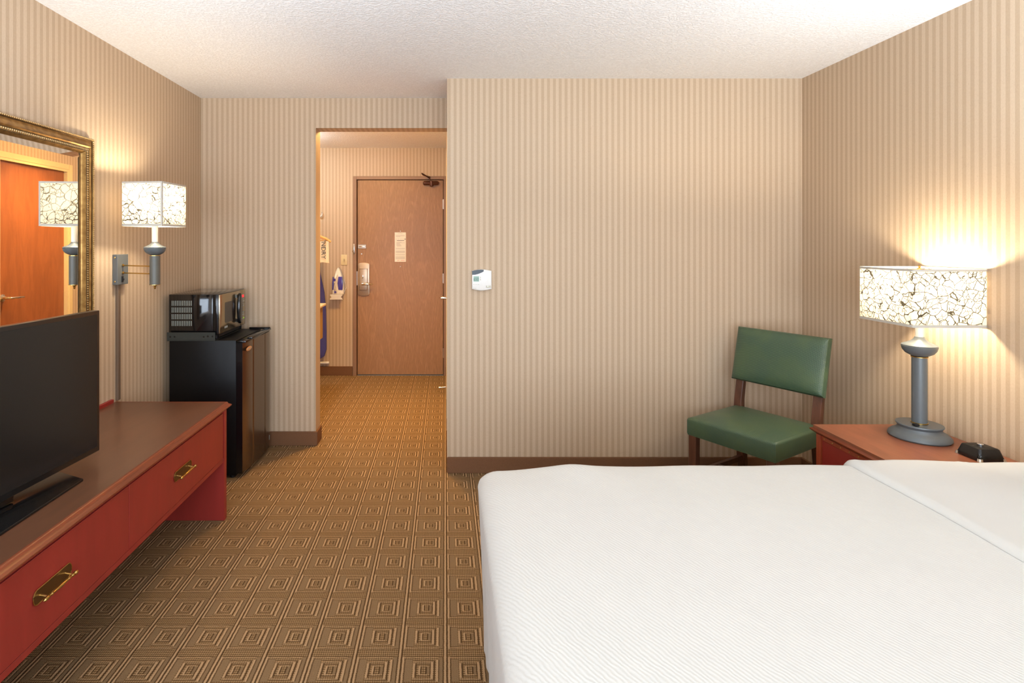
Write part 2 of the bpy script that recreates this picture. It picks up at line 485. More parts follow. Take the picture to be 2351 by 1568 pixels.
b = nb(); box(b, XL, ED0, YF, YF + T, 0, ZC); box(b, ED1, XH + T, YF, YF + T, 0, ZC); box(b, ED0, ED1, YF, YF + T, EDZ, ZC)
struct('wall_entry', b, M['paper_x'], label='striped wall around the entry door')
# back wall with a wide window added for the light, unseen behind the camera
WX0, WX1, WZ0, WZ1 = -1.62, 1.60, 0.42, 2.05
b = nb(); box(b, XL, WX0, YB - T, YB, 0, ZC); box(b, WX1, XR, YB - T, YB, 0, ZC)
box(b, WX0, WX1, YB - T, YB, 0, WZ0); box(b, WX0, WX1, YB - T, YB, WZ1, ZC)
struct('wall_back', b, M['paper_x'])
b = nb(); f_ = 0.05
for xa in (WX0, (WX0 + WX1) / 2 - f_ / 2, WX1 - f_): box(b, xa, xa + f_, YB - 0.07, YB - 0.02, WZ0, WZ1)
box(b, WX0, WX1, YB - 0.07, YB - 0.02, WZ0, WZ0 + f_); box(b, WX0, WX1, YB - 0.07, YB - 0.02, WZ1 - f_, WZ1)
win = struct('window_added', b, M['white_plastic'])
struct('pane', box(nb(), WX0 + f_, WX1 - f_, YB - 0.047, YB - 0.043, WZ0 + f_, WZ1 - f_), M['glass'], win)

# carpet-strip baseboards
BH = 0.096; BT = 0.012
def baseboard(name, *rects, label=None):
    b = nb()
    for r in rects: box(b, *r, 0, BH, 0.003, 1)
    struct(name, b, M['carpet_base'], label=label)
baseboard('baseboard_front', (XH, XR, YA - BT, YA), label='brown carpet strip under the thermostat wall')
baseboard('baseboard_partition', (XL, -0.885 + BT, YW - BT, YW), (-0.885, -0.885 + BT, YW, YW + 0.13), label='brown carpet strip beside the fridge')
baseboard('baseboard_left', (XL, XL + BT, YB, YW - BT))
baseboard('baseboard_right', (XR - BT, XR, YB, YA - BT))
baseboard('baseboard_hall', (XH - 0.0, XH + 0.001, YA + 0.003, BD0 - 0.06), (XH - 0.006, XH, BD1 + 0.06, YF - 0.03))
baseboard('baseboard_entry', (XL, -0.965, YF - BT, YF), label='brown carpet strip beside the entry door')

# entry door
b = nb()
FO0, FO1, FZ = -0.9595, XH, 2.077
box(b, FO0, -0.922, YF - 0.022, YF + 0.06, 0, FZ, 0.002, 1); box(b, -0.0155, FO1, YF - 0.022, YF + 0.06, 0, FZ, 0.002, 1)
box(b, -0.9218, -0.0157, YF - 0.022, YF + 0.06, 2.043, FZ, 0.002, 1)
struct('trim_1', b, M['brown_paint'], label='brown painted frame of the entry door')
d1 = struct('door_1', box(nb(), -0.914, -0.022, YF + 0.000, YF + 0.042, 0.012, 2.037), M['entry_door'], label='brown wood grain entry door at the end of the hall')
struct('threshold', box(nb(), -0.914, -0.02, YF - 0.012, YF - 0.001, 0, 0.010), M['threshold'], d1)
b = nb(); box(b, -0.922, -0.0155, YF + 0.043, YF + 0.06, 0, 2.043)
struct('gap_shade', b, M['dark_gap'], d1)  # dark sheet behind the door, its colour paints the shade in the gap
def HX(px): return (px - 1022.0) / 219.9
def HZ(py): return CAMZ - (py - 557.0) / 219.9
for py in (469, 639, 810):
    b = nb(); zc = HZ(py)
    lathe(b, [(0.0, zc - 0.052), (0.008, zc - 0.05), (0.008, zc + 0.05), (0.0, zc + 0.052)], HX(1018.7), YF - 0.010, 12)
    box(b, HX(1018.7) - 0.010, HX(1018.7), YF - 0.004, YF - 0.001, zc - 0.048, zc + 0.048)
    obj('hinge', b, M['steel'], d1)
# lock plate with lever and thumb turn
b = nb(); x0, x1 = HX(822.3), HX(848.6); za, zb = HZ(679), HZ(603); n = 14; poly = []
for i in range(n + 1):
    a = PI * i / n; poly.append(((x0 + x1) / 2 + (x1 - x0) / 2 * math.cos(a), YF - 0.001, zb - 0.022 + 0.022 * math.sin(a) ** .8))
for i in range(n + 1):
    a = PI + PI * i / n; poly.append(((x0 + x1) / 2 + (x1 - x0) / 2 * math.cos(a), YF - 0.001, za + 0.022 - 0.022 * abs(math.sin(a)) ** .8))
lock = obj('lock_plate', extrude_poly(b, poly, (0, -0.012, 0), 0.003), M['steel_dull'], d1)
b = nb(); box(b, HX(826), HX(844.5), YF - 0.030, YF - 0.012, HZ(666), HZ(614.5), 0.006, 3)
box(b, HX(825.6), HX(845), YF - 0.034, YF - 0.028, HZ(617.3), HZ(614.8), 0.002, 2)
obj('lock_housing', b, M['steel_dull'], lock)
b = nb(); lathe(b, [(0, -0.0), (0.007, 0.001), (0.007, 0.020), (0, 0.022)], 0, 0, 16, Matrix.Translation((HX(834.3), YF - 0.030, HZ(634))) @ Matrix.Rotation(R(90), 4, 'X'))
box(b, HX(833.3), HX(835.3), YF - 0.060, YF - 0.045, HZ(638), HZ(630), 0.002, 2)
obj('thumb_turn', b, M['chrome'], lock)
b = nb(); yz = YF - 0.072; zz = HZ(651)
tube(b, [(HX(833.5), YF - 0.028, zz), (HX(833.5), yz, zz)], 0.011, 16)
tube(b, [(HX(832.5), yz, zz), (HX(836), yz - 0.002, zz), (HX(846), yz - 0.002, zz - 0.001), (HX(853), yz + 0.003, zz - 0.001), (HX(857), yz + 0.018, zz - 0.002)], [0.011, 0.013, 0.0105, 0.009, 0.007], 14)
obj('door_lever', b, M['chrome'], lock)
# security latch
b = nb(); box(b, HX(822), HX(840.5), YF - 0.005, YF - 0.001, HZ(570.5), HZ(561.5), 0.0015, 1); box(b, HX(825), HX(837.5), YF - 0.016, YF - 0.005, HZ(568), HZ(564), 0.002, 2)
obj('latch_keeper', b, M['steel'], d1)
b = nb(); box(b, HX(811.3), HX(815.2), YF - 0.032, YF - 0.022, HZ(583), HZ(560), 0.003, 2); tube(b, [(HX(813), YF - 0.036, HZ(574)), (HX(810.8), YF - 0.055, HZ(576)), (HX(814), YF - 0.040, HZ(582))], 0.004, 8)
obj('security_latch', b, M['steel'], d1)
b = nb(); lathe(b, [(0, 0), (0.007, 0.0005), (0.0075, 0.004), (0, 0.005)], 0, 0, 16, Matrix.Translation((HX(829.8), YF - 0.0005, HZ(583))) @ Matrix.Rotation(R(90), 4, 'X'))
obj('peephole', b, M['steel'], d1)
b = nb(); box(b, -0.922, -0.914, YF - 0.004, YF + 0.001, HZ(655), HZ(623))
obj('strike_plate', b, M['steel'], d1)
# closer
b = nb(); tube(b, [(HX(971.5), YF - 0.03, HZ(421)), (HX(974), YF - 0.03, HZ(421)), (HX(1004), YF - 0.03, HZ(421)), (HX(1007.5), YF - 0.03, HZ(421))], [0.012, 0.022, 0.022, 0.012], 16)
box(b, HX(972), HX(1006), YF - 0.03, YF - 0.001, HZ(425), HZ(417.5), 0.004, 2)
lathe(b, [(0.0, HZ(430)), (0.018, HZ(428.5)), (0.022, HZ(424)), (0.022, HZ(417)), (0.0, HZ(415.5))], HX(991), YF - 0.034, 20)
cl = obj('door_closer', b, M['bronze'], d1)
b = nb(); tube(b, [(HX(987), YF - 0.036, HZ(416)), (HX(987), YF - 0.036, HZ(411)), (HX(983), YF - 0.07, HZ(408.5)), (HX(970.5), YF - 0.22, HZ(404))], 0.0065, 10)
tube(b, [(HX(970.5), YF - 0.22, HZ(404)), (HX(972), YF - 0.13, HZ(405)), (HX(989), YF - 0.012, HZ(407.5))], 0.006, 10)
obj('closer_arm', b, M['bronze'], cl)
# notice on the door
nt = tag(obj('door_notice', box(nb(), HX(906.3), HX(932), YF - 0.003, YF - 0.0005, HZ(601), HZ(533.5)), M['paper']), 'white printed notice sheet fixed to the brown entry door', 'notice')
nt.location = (0, 0, 0)
b = nb(); yp = (YF - 0.0042, YF - 0.003)
rows = [(536, .3, .7), (540, .1, .9), (541.7, .1, .9), (543.4, .1, .5), (549, .1, .2), (549, .3, .4), (549, .5, .6), (549, .7, .8), (556, .15, .6), (557.5, .15, .9), (559, .15, .45), (560.5, .15, .5), (562, .15, .55), (563.5, .15, .6), (565, .2, .6),
        (570, .08, .92), (571.5, .08, .92), (576, .08, .92), (577.4, .08, .92), (578.8, .08, .92), (580.2, .08, .92), (584, .08, .92), (585.6, .08, .92), (589, .08, .92), (590.4, .08, .92), (591.8, .08, .92), (593.2, .08, .92), (594.6, .08, .92)]
for py, a, c_ in rows:
    box(b, HX(906.3 + 25.7 * a), HX(906.3 + 25.7 * c_), *yp, HZ(py + 0.45), HZ(py - 0.45))
obj('printed_lines', b, M['print_grey'], nt)
b = nb(); box(b, HX(911), HX(928), *yp, HZ(552.8), HZ(551.8)); box(b, HX(929), HX(931), *yp, HZ(550), HZ(548))
obj('printed_heading', b, M['print_dark'], nt)
b = nb(); box(b, HX(912), HX(917), *yp, HZ(598.5), HZ(597)); box(b, HX(920), HX(929), *yp, HZ(598.5), HZ(597))
obj('pink_print', b, M['print_pink'], nt)
for py in (530.7, 612):
    b = nb(); lathe(b, [(0, 0), (0.006, 0.001), (0.004, 0.004), (0, 0.0045)], 0, 0, 14, Matrix.Translation((HX(919.3), YF - 0.0005, HZ(py))) @ Matrix.Rotation(R(90), 4, 'X'))
    obj('screw_head', b, M['steel'], d1)

# bathroom door on the hall's right wall (seen in the mirror, its lever seen directly)
d2 = struct('door_2', box(nb(), XH + 0.030, XH + 0.070, BD0 + 0.022, BD1 - 0.022, 0.012, BDZ - 0.022), M['bath_door'], label='stained wood bathroom door on the hall wall')
b = nb()
box(b, XH, XH + 0.09, BD0, BD0 + 0.02, 0, BDZ); box(b, XH, XH + 0.09, BD1 - 0.02, BD1, 0, BDZ); box(b, XH, XH + 0.09, BD0 + 0.0202, BD1 - 0.0202, BDZ - 0.02, BDZ)
box(b, XH - 0.004, XH + 0.004, BD0 - 0.045, BD0, 0, BDZ + 0.045, 0.001, 1); box(b, XH - 0.004, XH + 0.004, BD1, BD1 + 0.045, 0, BDZ + 0.045, 0.001, 1); box(b, XH - 0.004, XH + 0.004, BD0, BD1 - 0.0002, BDZ + 0.0002, BDZ + 0.045, 0.001, 1)
struct('trim_2', b, M['cream_trim'])
b = nb(); yh, zh = 4.165, 0.965
lathe(b, [(0, 0), (0.028, 0.001), (0.028, 0.006), (0.012, 0.012), (0.010, 0.05), (0, 0.052)], 0, 0, 20, Matrix.Translation((XH + 0.031, yh, zh)) @ Matrix.Rotation(R(-90), 4, 'Y'))
tube(b, [(XH + 0.02, yh, zh), (XH - 0.040, yh, zh), (XH - 0.046, yh + 0.03, zh), (XH - 0.044, yh + 0.12, zh - 0.002)], [0.009, 0.009, 0.009, 0.007], 12)
obj('door_lever', b, M['chrome'], d2)
# spring door stop at the foot of that wall
b = nb(); tube(b, [(XH - 0.0, 5.06, 0.055), (-0.045, 5.06, 0.05)], 0.006, 10); tube(b, [(-0.045, 5.06, 0.05), (-0.058, 5.06, 0.049)], 0.010, 12)
tag(obj('door_stop', b, M['steel']), 'small metal door stop low on the hall wall near the entry door', 'door stop')

# ------------------------------------------------------------------ hall things
# light switch
sw = thing('light_switch', 'ivory toggle light switch beside the entry door', 'light switch', (HX(790), YF, HZ(596.5)))
obj('cover_plate', box(nb(), HX(783), HX(797.3), YF - 0.007, YF, HZ(608.5), HZ(584.5), 0.0025, 2), M['ivory'], sw)
obj('toggle', box(nb(), HX(789), HX(791.6), YF - 0.020, YF - 0.006, HZ(599), HZ(594), 0.001, 1), M['ivory_toggle'], sw)
b = nb()
for py in (588.5, 604.5): box(b, HX(789.7), HX(790.9), YF - 0.0085, YF - 0.006, HZ(py + .5), HZ(py - .5))
pieces('screw', b, M['steel'], sw)
# iron holder and iron
hd = tag(obj('iron_holder', nb(), M['white_plastic']), 'cream wall bracket holding the iron beside the door', 'iron holder')
b = nb(); zt, zb_ = HZ(675), HZ(686)
poly = [(HX(761), YF, zb_), (HX(790.3), YF, zb_), (HX(789), YF, zb_ + 0.014), (HX(786), YF, (zt + zb_) / 2), (HX(790), YF, zt - 0.004), (HX(789), YF, zt + 0.004), (HX(762), YF, zt + 0.004), (HX(761), YF, zt - 0.004), (HX(765), YF, (zt + zb_) / 2), (HX(761.5), YF, zb_ + 0.014)]
extrude_poly(b, [(p[0], YF - 0.088, p[2]) for p in poly], (0, 0.008, 0), 0.002, 1)
box(b, HX(763), HX(789), YF - 0.086, YF, zt - 0.006, zt - 0.001)
b.to_mesh(hd.data); b.free()
ir = thing('clothes_iron', 'white and blue clothes iron standing point up in its wall bracket', 'iron', (HX(777), YF - 0.045, zt))
def iron_outline(w_, z0, z1, cx, y):
    pts = []
    for i in range(13):
        t_ = i / 12; pts.append((cx + w_ * (1 - t_ ** 2.2) ** 0.75, y, z0 + (z1 - z0) * t_))
    l = [(2 * cx - p[0], p[1], p[2]) for p in reversed(pts[:-1])]
    return pts + l
cxi = HX(778)
obj('soleplate', extrude_poly(nb(), iron_outline(0.060, zt + 0.010, HZ(612.5), cxi + 0.006, YF - 0.020), (0, 0.008, 0), 0.002, 1), M['steel'], ir)
body = obj('body', extrude_poly(nb(), iron_outline(0.058, zt + 0.001, HZ(613.5), cxi, YF - 0.055), (0, 0.035, 0), 0.010, 3), M['iron_body'], ir)
def iron_band(px0, px1, top, bot, yy, th):
    poly = [(HX(px0[0]), yy, HZ(bot)), (HX(px1[0]), yy, HZ(bot)), (HX(px1[1]), yy, HZ((top + bot) / 2)), (HX(px1[2]), yy, HZ(top)), (HX(px0[2]), yy, HZ(top)), (HX(px0[1]), yy, HZ((top + bot) / 2))]
    return extrude_poly(nb(), poly, (0, th, 0), 0.003, 2)
obj('water_tank', iron_band((779.5, 777.3, 779.5), (789, 789.6, 788), 634.5, 664.5, YF - 0.062, 0.02), M['iron_blue'], ir)
obj('side_panel', iron_band((765.2, 765.2, 766.3), (768, 769, 768), 635, 664.5, YF - 0.060, 0.02), M['iron_blue'], ir)
b = nb(); tube(b, [(HX(774.5), YF - 0.058, HZ(668)), (HX(773.2), YF - 0.085, HZ(660)), (HX(773), YF - 0.092, HZ(648)), (HX(773.4), YF - 0.085, HZ(637)), (HX(775), YF - 0.058, HZ(630))], [0.013, 0.011, 0.0105, 0.011, 0.013], 12)
hn = obj('handle', b, M['iron_body'], ir)
b = nb(); box(b, HX(769.2), HX(774.7), YF - 0.104, YF - 0.088, HZ(644), HZ(638.5), 0.001, 1); box(b, HX(770.8), HX(775), YF - 0.08, YF - 0.056, HZ(671.5), HZ(667), 0.001, 1)
pieces('blue_button', b, M['iron_blue'], ir)
b = nb(); lathe(b, [(0, 0), (0.012, 0.001), (0.012, 0.010), (0, 0.012)], 0, 0, 16, Matrix.Translation((HX(783.5), YF - 0.054, HZ(669.5))) @ Matrix.Rotation(R(90), 4, 'X'))
obj('steam_dial', b, M['iron_body'], ir)
b = nb(); tube(b, [(HX(786), YF - 0.03, HZ(672)), (HX(792), YF - 0.02, HZ(668)), (HX(795.5), YF - 0.012, HZ(660)), (HX(793), YF - 0.01, HZ(650)), (HX(790), YF - 0.012, HZ(640))], 0.0028, 8)
obj('cord', b, M['white_plastic'], ir)
# ironing board hung on the entry wall
ib = thing('ironing_board', 'blue covered ironing board hung upright on the entry wall, half hidden by the opening', 'ironing board', (-1.40, YF - 0.04, 0.1))
prof = [(0.045, HZ(560)), (0.085, HZ(600)), (0.12, HZ(640)), (0.15, HZ(670)), (0.167, HZ(710)), (0.172, HZ(760)), (0.172, HZ(800)), (0.150, HZ(815)), (0.10, HZ(823)), (0.0, HZ(825))]
poly = [(-1.40 + a, YF - 0.060, z) for a, z in prof] + [(-1.40 - a, YF - 0.060, z) for a, z in reversed(prof[:-1])]
obj('board_cover', extrude_poly(nb(), poly, (0, 0.028, 0), 0.008, 2), M['board_blue'], ib)
b = nb(); tube(b, [(-1.60, YF - 0.02, HZ(833)), (HX(756), YF - 0.02, HZ(832))], 0.014, 14); tube(b, [(-1.48, YF - 0.02, HZ(833)), (-1.46, YF - 0.02, HZ(700))], 0.010, 10); tube(b, [(-1.32, YF - 0.02, HZ(833)), (-1.34, YF - 0.02, HZ(700))], 0.010, 10)
obj('folding_leg', b, M['white_plastic'], ib)
# vanity seen as a sliver
vt = thing('vanity_cabinet', 'tan wall hung cabinet with cream top, a sliver showing left of the hall opening', 'cabinet', (-1.4, 4.8, 0.48))
obj('cabinet_body', box(nb(), XL + 0.001, -1.157, 4.35, 5.19, 0.486, 0.79, 0.003, 1), M['rattan'], vt)
obj('countertop', box(nb(), XL + 0.001, -1.128, 4.33, 5.21, 0.79, 0.812, 0.006, 3), M['counter'], vt)
# clothes rod, hanger and laundry bag
b = nb(); tube(b, [(-1.34, YW + 0.13, 1.60), (-1.34, YF, 1.60)], 0.014, 14)
tag(obj('closet_rod', b, M['steel']), 'metal clothes rail in the hall closet, hidden by the partition', 'clothes rail')
hg = thing('coat_hanger', 'pale wooden coat hanger on the closet rail', 'hanger', (-1.34, 5.4, 1.47))
def YP(px, py, Y): return P(px, py, Y)
b = nb(); tip = P(759.5, 555.5, 5.4)
tube(b, [(2 * -1.34 - tip.x, 5.4, tip.z), (-1.45, 5.4, 1.447), (-1.34, 5.4, 1.487), (-1.23, 5.4, 1.447), (-1.17, 5.4, 1.424), (tip.x, 5.4, tip.z)], [0.012, 0.014, 0.016, 0.014, 0.013, 0.011], 10)
obj('shoulder_bar', b, M['maple'], hg)
b = nb(); tube(b, [(-1.54, 5.4, 1.41), (-1.145, 5.4, 1.41)], 0.006, 8)
obj('trouser_bar', b, M['maple'], hg)
b = nb(); tube(b, [(-1.34, 5.4, 1.49), (-1.34, 5.4, 1.545)] + [(-1.34 + 0.024 * math.cos(a), 5.4, 1.60 + 0.024 * math.sin(a) * 1.0) for a in [R(q) for q in range(-60, 200, 20)]], 0.002, 6)
obj('hook', b, M['steel'], hg)
lb = thing('laundry_bag', 'white laundry bag with sideways dark lettering hanging from the wooden hanger', 'laundry bag', (-1.30, 5.38, 1.19))
b = nb(); bx0, bx1 = P(690, 0, 5.375).x, P(754.8, 0, 5.375).x; bz0, bz1 = P(0, 603, 5.375).z, P(0, 554, 5.375).z
n = 14; rowsv = []
for s_ in (0, 1):
    for i in range(n + 1):
        x = bx0 + (bx1 - bx0) * i / n
        for j in range(7):
            q = j / 6; z = bz1 + (bz0 - bz1) * q - (0.004 * math.sin(i) if j == 6 else 0)
            rowsv.append(b.verts.new((x + (0.006 * (q - .4) if i == n else 0), 5.375 + (0.012 if s_ else 0.0) - 0.003 * math.sin(i * 0.9 + j * .5) * q, z)))
b.verts.ensure_lookup_table(); idx = lambda s_, i, j: rowsv[s_ * (n + 1) * 7 + i * 7 + j]
for i in range(n):
    for j in range(6):
        b.faces.new((idx(0, i, j), idx(0, i + 1, j), idx(0, i + 1, j + 1), idx(0, i, j + 1)))
        b.faces.new((idx(1, i, j), idx(1, i, j + 1), idx(1, i + 1, j + 1), idx(1, i + 1, j)))
for j in range(6):
    b.faces.new((idx(0, 0, j), idx(0, 0, j + 1), idx(1, 0, j + 1), idx(1, 0, j))); b.faces.new((idx(0, n, j), idx(1, n, j), idx(1, n, j + 1), idx(0, n, j + 1)))
for i in range(n):
    b.faces.new((idx(0, i, 0), idx(1, i, 0), idx(1, i + 1, 0), idx(0, i + 1, 0))); b.faces.new((idx(0, i, 6), idx(0, i + 1, 6), idx(1, i + 1, 6), idx(1, i, 6)))
obj('bag_body', b, M['bag'], lb)
c_ = P(742.2, 574.5, 5.366)
text('bag_lettering', 'NDRY', 0.062, M['print_dark'], lb, Matrix.Translation(c_) @ Matrix.Rotation(R(90), 4, 'X') @ Matrix.Rotation(R(-90), 4, 'Z'))
b = nb(); box(b, P(744.5, 0, 5.37).x, P(747.5, 0, 5.37).x, 5.362, 5.385, P(0, 558, 5.37).z, P(0, 551, 5.37).z, 0.002, 1)
obj('hanger_clip', b, M['steel'], lb)
# white wall hook
b = nb(); hx, hz = HX(738), HZ(492)
tube(b, [(hx - 0.02, YF - 0.004, hz - 0.02), (hx - 0.005, YF - 0.02, hz - 0.026), (hx + 0.010, YF - 0.028, hz - 0.014), (hx + 0.016, YF - 0.03, hz + 0.010), (hx + 0.012, YF - 0.03, hz + 0.026)], [0.007, 0.007, 0.007, 0.006, 0.008], 10)
box(b, hx - 0.035, hx - 0.010, YF - 0.006, YF, hz - 0.04, hz + 0.02, 0.002, 1)
tag(obj('coat_hook', b, M['white_plastic']), 'small white coat hook on the entry wall above the hanger', 'hook')

# hall ceiling lamps (dome fittings just out of sight behind the opening's head)
def dome(loc, r, power, col, label, name='ceiling_light'):
    th = thing(name, label, 'ceiling light', (loc[0], loc[1], ZC))
    b = nb(); lathe(b, [(0, ZC), (r + 0.012, ZC - 0.001), (r + 0.012, ZC - 0.020), (r, ZC - 0.024), (0, ZC - 0.0245)], loc[0], loc[1], 32); obj('base_ring', b, M['brass'], th)
    t = NT('lamp_dome_glass'); t.base((0.9, 0.88, 0.82), 0.4); t.put(t.b.inputs['Emission Color'], col); t.b.inputs['Emission Strength'].default_value = power
    b = nb(); lathe(b, [(r * math.cos(a), ZC - 0.025 - 0.07 * math.sin(a)) for a in [R(q) for q in range(0, 91, 10)]], loc[0], loc[1], 32); obj('glass_dome', b, t.m, th)
    return th
dome((-0.74, 4.32), 0.12, HALL_WARM, (1.0, 0.60, 0.19), 'round glass ceiling light in the hall, out of sight above the opening')
def fill_downlight(loc, power, col, label):
    th = thing('added_downlight', label, 'ceiling light', (loc[0], loc[1], ZC))
    b = nb(); lathe(b, [(0.062, ZC - 0.001), (0.085, ZC - 0.001), (0.085, ZC - 0.006), (0.072, ZC - 0.010), (0.062, ZC - 0.008)], loc[0], loc[1], 32); obj('trim_ring', b, M['white_plastic'], th)
    d = bpy.data.lights.new('fill_downlight_lamp', 'AREA'); d.shape = 'DISK'; d.size = 0.12; d.energy = power; d.color = col; d.spread = R(105)
    o = bpy.data.objects.new('fill_downlight_lamp', d); C.objects.link(o); o.parent = th; o.location = (0, 0, -0.012)
fill_downlight((-0.40, 4.42), 19.0, (1.0, 0.60, 0.19), 'added small recessed ceiling light near the bathroom door, out of sight above the opening')  # extra lamp added to throw an orange glow on the hall carpet
dome((-1.44, 4.95), 0.11, HALL_ENTRY, (0.84, 1.0, 1.10), 'round glass ceiling light over the closet end of the hall')
dome((0.2, -0.55), 0.17, ROOM_FILL, (0.85, 0.96, 1.1), 'added unseen round glass ceiling light over the window end of the room')  # unseen lamp added to fill the room with light

def fill_uplight(loc, side, power, name, label):  # unseen bowl lamps added to bounce light off the ceiling
    th = thing(name, label, 'added wall light' if side else 'added floor lamp', loc if side else (loc[0], loc[1], 0))
    x, y, z = loc
    b = nb(); lathe(b, [(0.03, z - 0.10), (0.10, z - 0.07), (0.15, z - 0.01), (0.155, z + 0.0), (0.145, z + 0.0), (0.10, z - 0.055), (0.0, z - 0.07)], x, y, 32)
    obj('bowl', b, M['white_plastic'], th)
    if side:
        b = nb(); box(b, min(x, x + side * 0.17), max(x, x + side * 0.17), y - 0.03, y + 0.03, z - 0.12, z - 0.08, 0.003, 1); obj('wall_arm', b, M['brass'], th)
    else:
        b = lathe(nb(), [(0.013, 0.02), (0.013, z - 0.09), (0, z - 0.088)], x, y, 16); obj('pole', b, M['brass'], th)
        b = lathe(nb(), [(0, 0.0), (0.13, 0.001), (0.13, 0.012), (0.03, 0.024), (0, 0.025)], x, y, 32); obj('base', b, M['brass'], th)
    d = bpy.data.lights.new('fill_uplight_lamp', 'AREA'); d.shape = 'DISK'; d.size = 0.22; d.energy = power; d.color = (0.80, 0.95, 1.14)
    o = bpy.data.objects.new('fill_uplight_lamp', d); C.objects.link(o); o.parent = th; o.location = (0, 0, -0.015 if side else z - 0.015); o.rotation_euler = (R(180), 0, 0)
fill_uplight((XR - 0.17, 1.30, 1.52), 1, FILL_UPLIGHT * 1.0, 'added_wall_uplight', 'added unseen white bowl wall light above the head of the bed')
fill_uplight((-0.93, 0.88, 1.45), 0, FILL_UPLIGHT * 1.1, 'added_torchiere', 'added unseen brass floor lamp with white bowl standing in front of the dresser')

# ------------------------------------------------------------------ thermostat
ts = thing('thermostat', 'white wall thermostat with a green display on the striped wall', 'thermostat', (0.2, YA, 1.17))
s381 = F / YA
tx = lambda px: (px - 1022.0) / s381
tz = lambda py: CAMZ - (py - 557.0) / s381
poly = []
n = 10
for i in range(n + 1):
    q = i / n; poly.append((tx(1083 + 45 * q), YA - 0.001, tz(621.3 - 3.4 * math.sin(PI * q))))
for i in range(n + 1):
    q = i / n; poly.append((tx(1128 - 45 * q), YA - 0.001, tz(663 + 3.4 * math.sin(PI * q))))
obj('housing', extrude_poly(nb(), poly, (0, -0.024, 0), 0.005, 3), M['white_plastic'], ts)
ty = YA - 0.0252
poly = [(tx(1083.6), ty, tz(630.3)), (tx(1090), ty, tz(630)), (tx(1097), ty, tz(628.4)), (tx(1104), ty, tz(625.6)), (tx(1109.5), ty, tz(622.8)), (tx(1110), ty, tz(619)), (tx(1104), ty, tz(618.6)), (tx(1096), ty, tz(619)), (tx(1089), ty, tz(620)), (tx(1083.6), ty, tz(622))]
obj('sensor_lens', extrude_poly(nb(), poly, (0, -0.003, 0), 0.001, 1), M['sensor_grey'], ts)
scr = obj('display', box(nb(), tx(1086.6), tx(1099.2), ty - 0.001, ty + 0.001, tz(645.8), tz(633.5)), M['lcd'], ts)
text('display_digits', '650', 0.0245, M['lcd_digit'], ts, Matrix.Translation((tx(1092.6), ty - 0.0015, tz(640.6))) @ Matrix.Rotation(R(90), 4, 'X') @ Matrix.Diagonal((0.85, 1.1, 1, 1)), 0.0003)
b = nb(); box(b, tx(1101.3), tx(1103.3), ty - 0.001, ty + 0.001, tz(638), tz(634.5)); box(b, tx(1101.3), tx(1103.3), ty - 0.001, ty + 0.001, tz(643), tz(639.5))
for k in range(3): box(b, tx(1085.6 + 5.2 * k), tx(1089 + 5.2 * k), ty - 0.001, ty + 0.001, tz(652.5), tz(651.6))
box(b, tx(1085), tx(1093), ty - 0.001, ty + 0.001, tz(661), tz(660.2))
pieces('button', b, M['print_grey'], ts)
obj('status_panel', box(nb(), tx(1115), tx(1126.5), ty - 0.0015, ty + 0.001, tz(660), tz(655), 0.0006, 1), M['print_grey'], ts)
obj('status_light', box(nb(), tx(1118), tx(1120.3), ty - 0.0025, ty, tz(657.6), tz(655.6), 0.0006, 1), plain('status_led', (225, 245, 220), 0.4, emis=0.5), ts)

# ------------------------------------------------------------------ dresser
DX, DY1, DY0, DZT = -1.10, 2.765, -0.25, 0.585
dr = thing('dresser', 'long low red mahogany dresser with brass pulls against the left wall', 'dresser', (-1.38, 1.3, 0))
b = nb()
box(b, XL + 0.014, DX - 0.006, DY0, DY1 - 0.012, 0.560, DZT)
obj('top', b, M['mahogany_top'], dr)
def molding_profile():
    # (out, z): out = distance beyond the face plane
    return [(-0.014, DZT - 0.0005), (0.000, DZT), (0.004, DZT - 0.004), (0.006, DZT - 0.010), (0.013, DZT - 0.014), (0.0185, DZT - 0.018), (0.0185, DZT - 0.022), (0.013, DZT - 0.027), (0.006, DZT - 0.032), (0.001, DZT - 0.036), (-0.014, DZT - 0.036)]
def molding(bm, path):
    """sweeps the profile along a path of (x, y, nx, ny) points with mitred outward normals."""
    rings = []
    for x, y, nx, ny in path:
        rings.append([bm.verts.new((x + nx * o, y + ny * o, z)) for o, z in molding_profile()])
    for r0, r1 in zip(rings, rings[1:]):
        k = len(r0)
        for i in range(k): bm.faces.new((r0[i], r0[(i + 1) % k], r1[(i + 1) % k], r1[i]))
    bm.faces.new(rings[0]); bm.faces.new(list(reversed(rings[-1])))
b = nb(); molding(b, [(DX, DY0, 1, 0), (DX, DY1, 1, 1), (XL + 0.014, DY1, 0, 1)])
obj('edge_molding', b, M['mahogany_edge'], dr, angle=50)
b = nb(); box(b, XL + 0.001, XL + 0.016, DY0, DY1 - 0.02, DZT - 0.02, DZT + 0.018, 0.002, 1)
obj('backsplash', b, M['mahogany'], dr)
for ya, yb in ((DY1 - 0.030, DY1 - 0.002), (DY0, DY0 + 0.028)):
    b = nb(); box(b, XL + 0.014, DX, ya, yb, 0, DZT - 0.036, 0.0015, 1)
    obj('side_panel', b, M['mahogany'], dr)
b = nb(); box(b, XL + 0.02, DX - 0.022, DY0 + 0.028, DY1 - 0.03, 0.300, 0.55); box(b, DX - 0.022, DX - 0.004, DY0 + 0.028, DY1 - 0.03, 0.292, 0.3125, 0.001, 1)
obj('carcass', b, M['mahogany'], dr)
b = nb(); box(b, DX - 0.022, DX - 0.006, DY0 + 0.028, DY1 - 0.030, 0.5405, DZT - 0.036)
st = obj('stud_rail', b, M['mahogany'], dr)
b = nb(); y = DY1 - 0.06
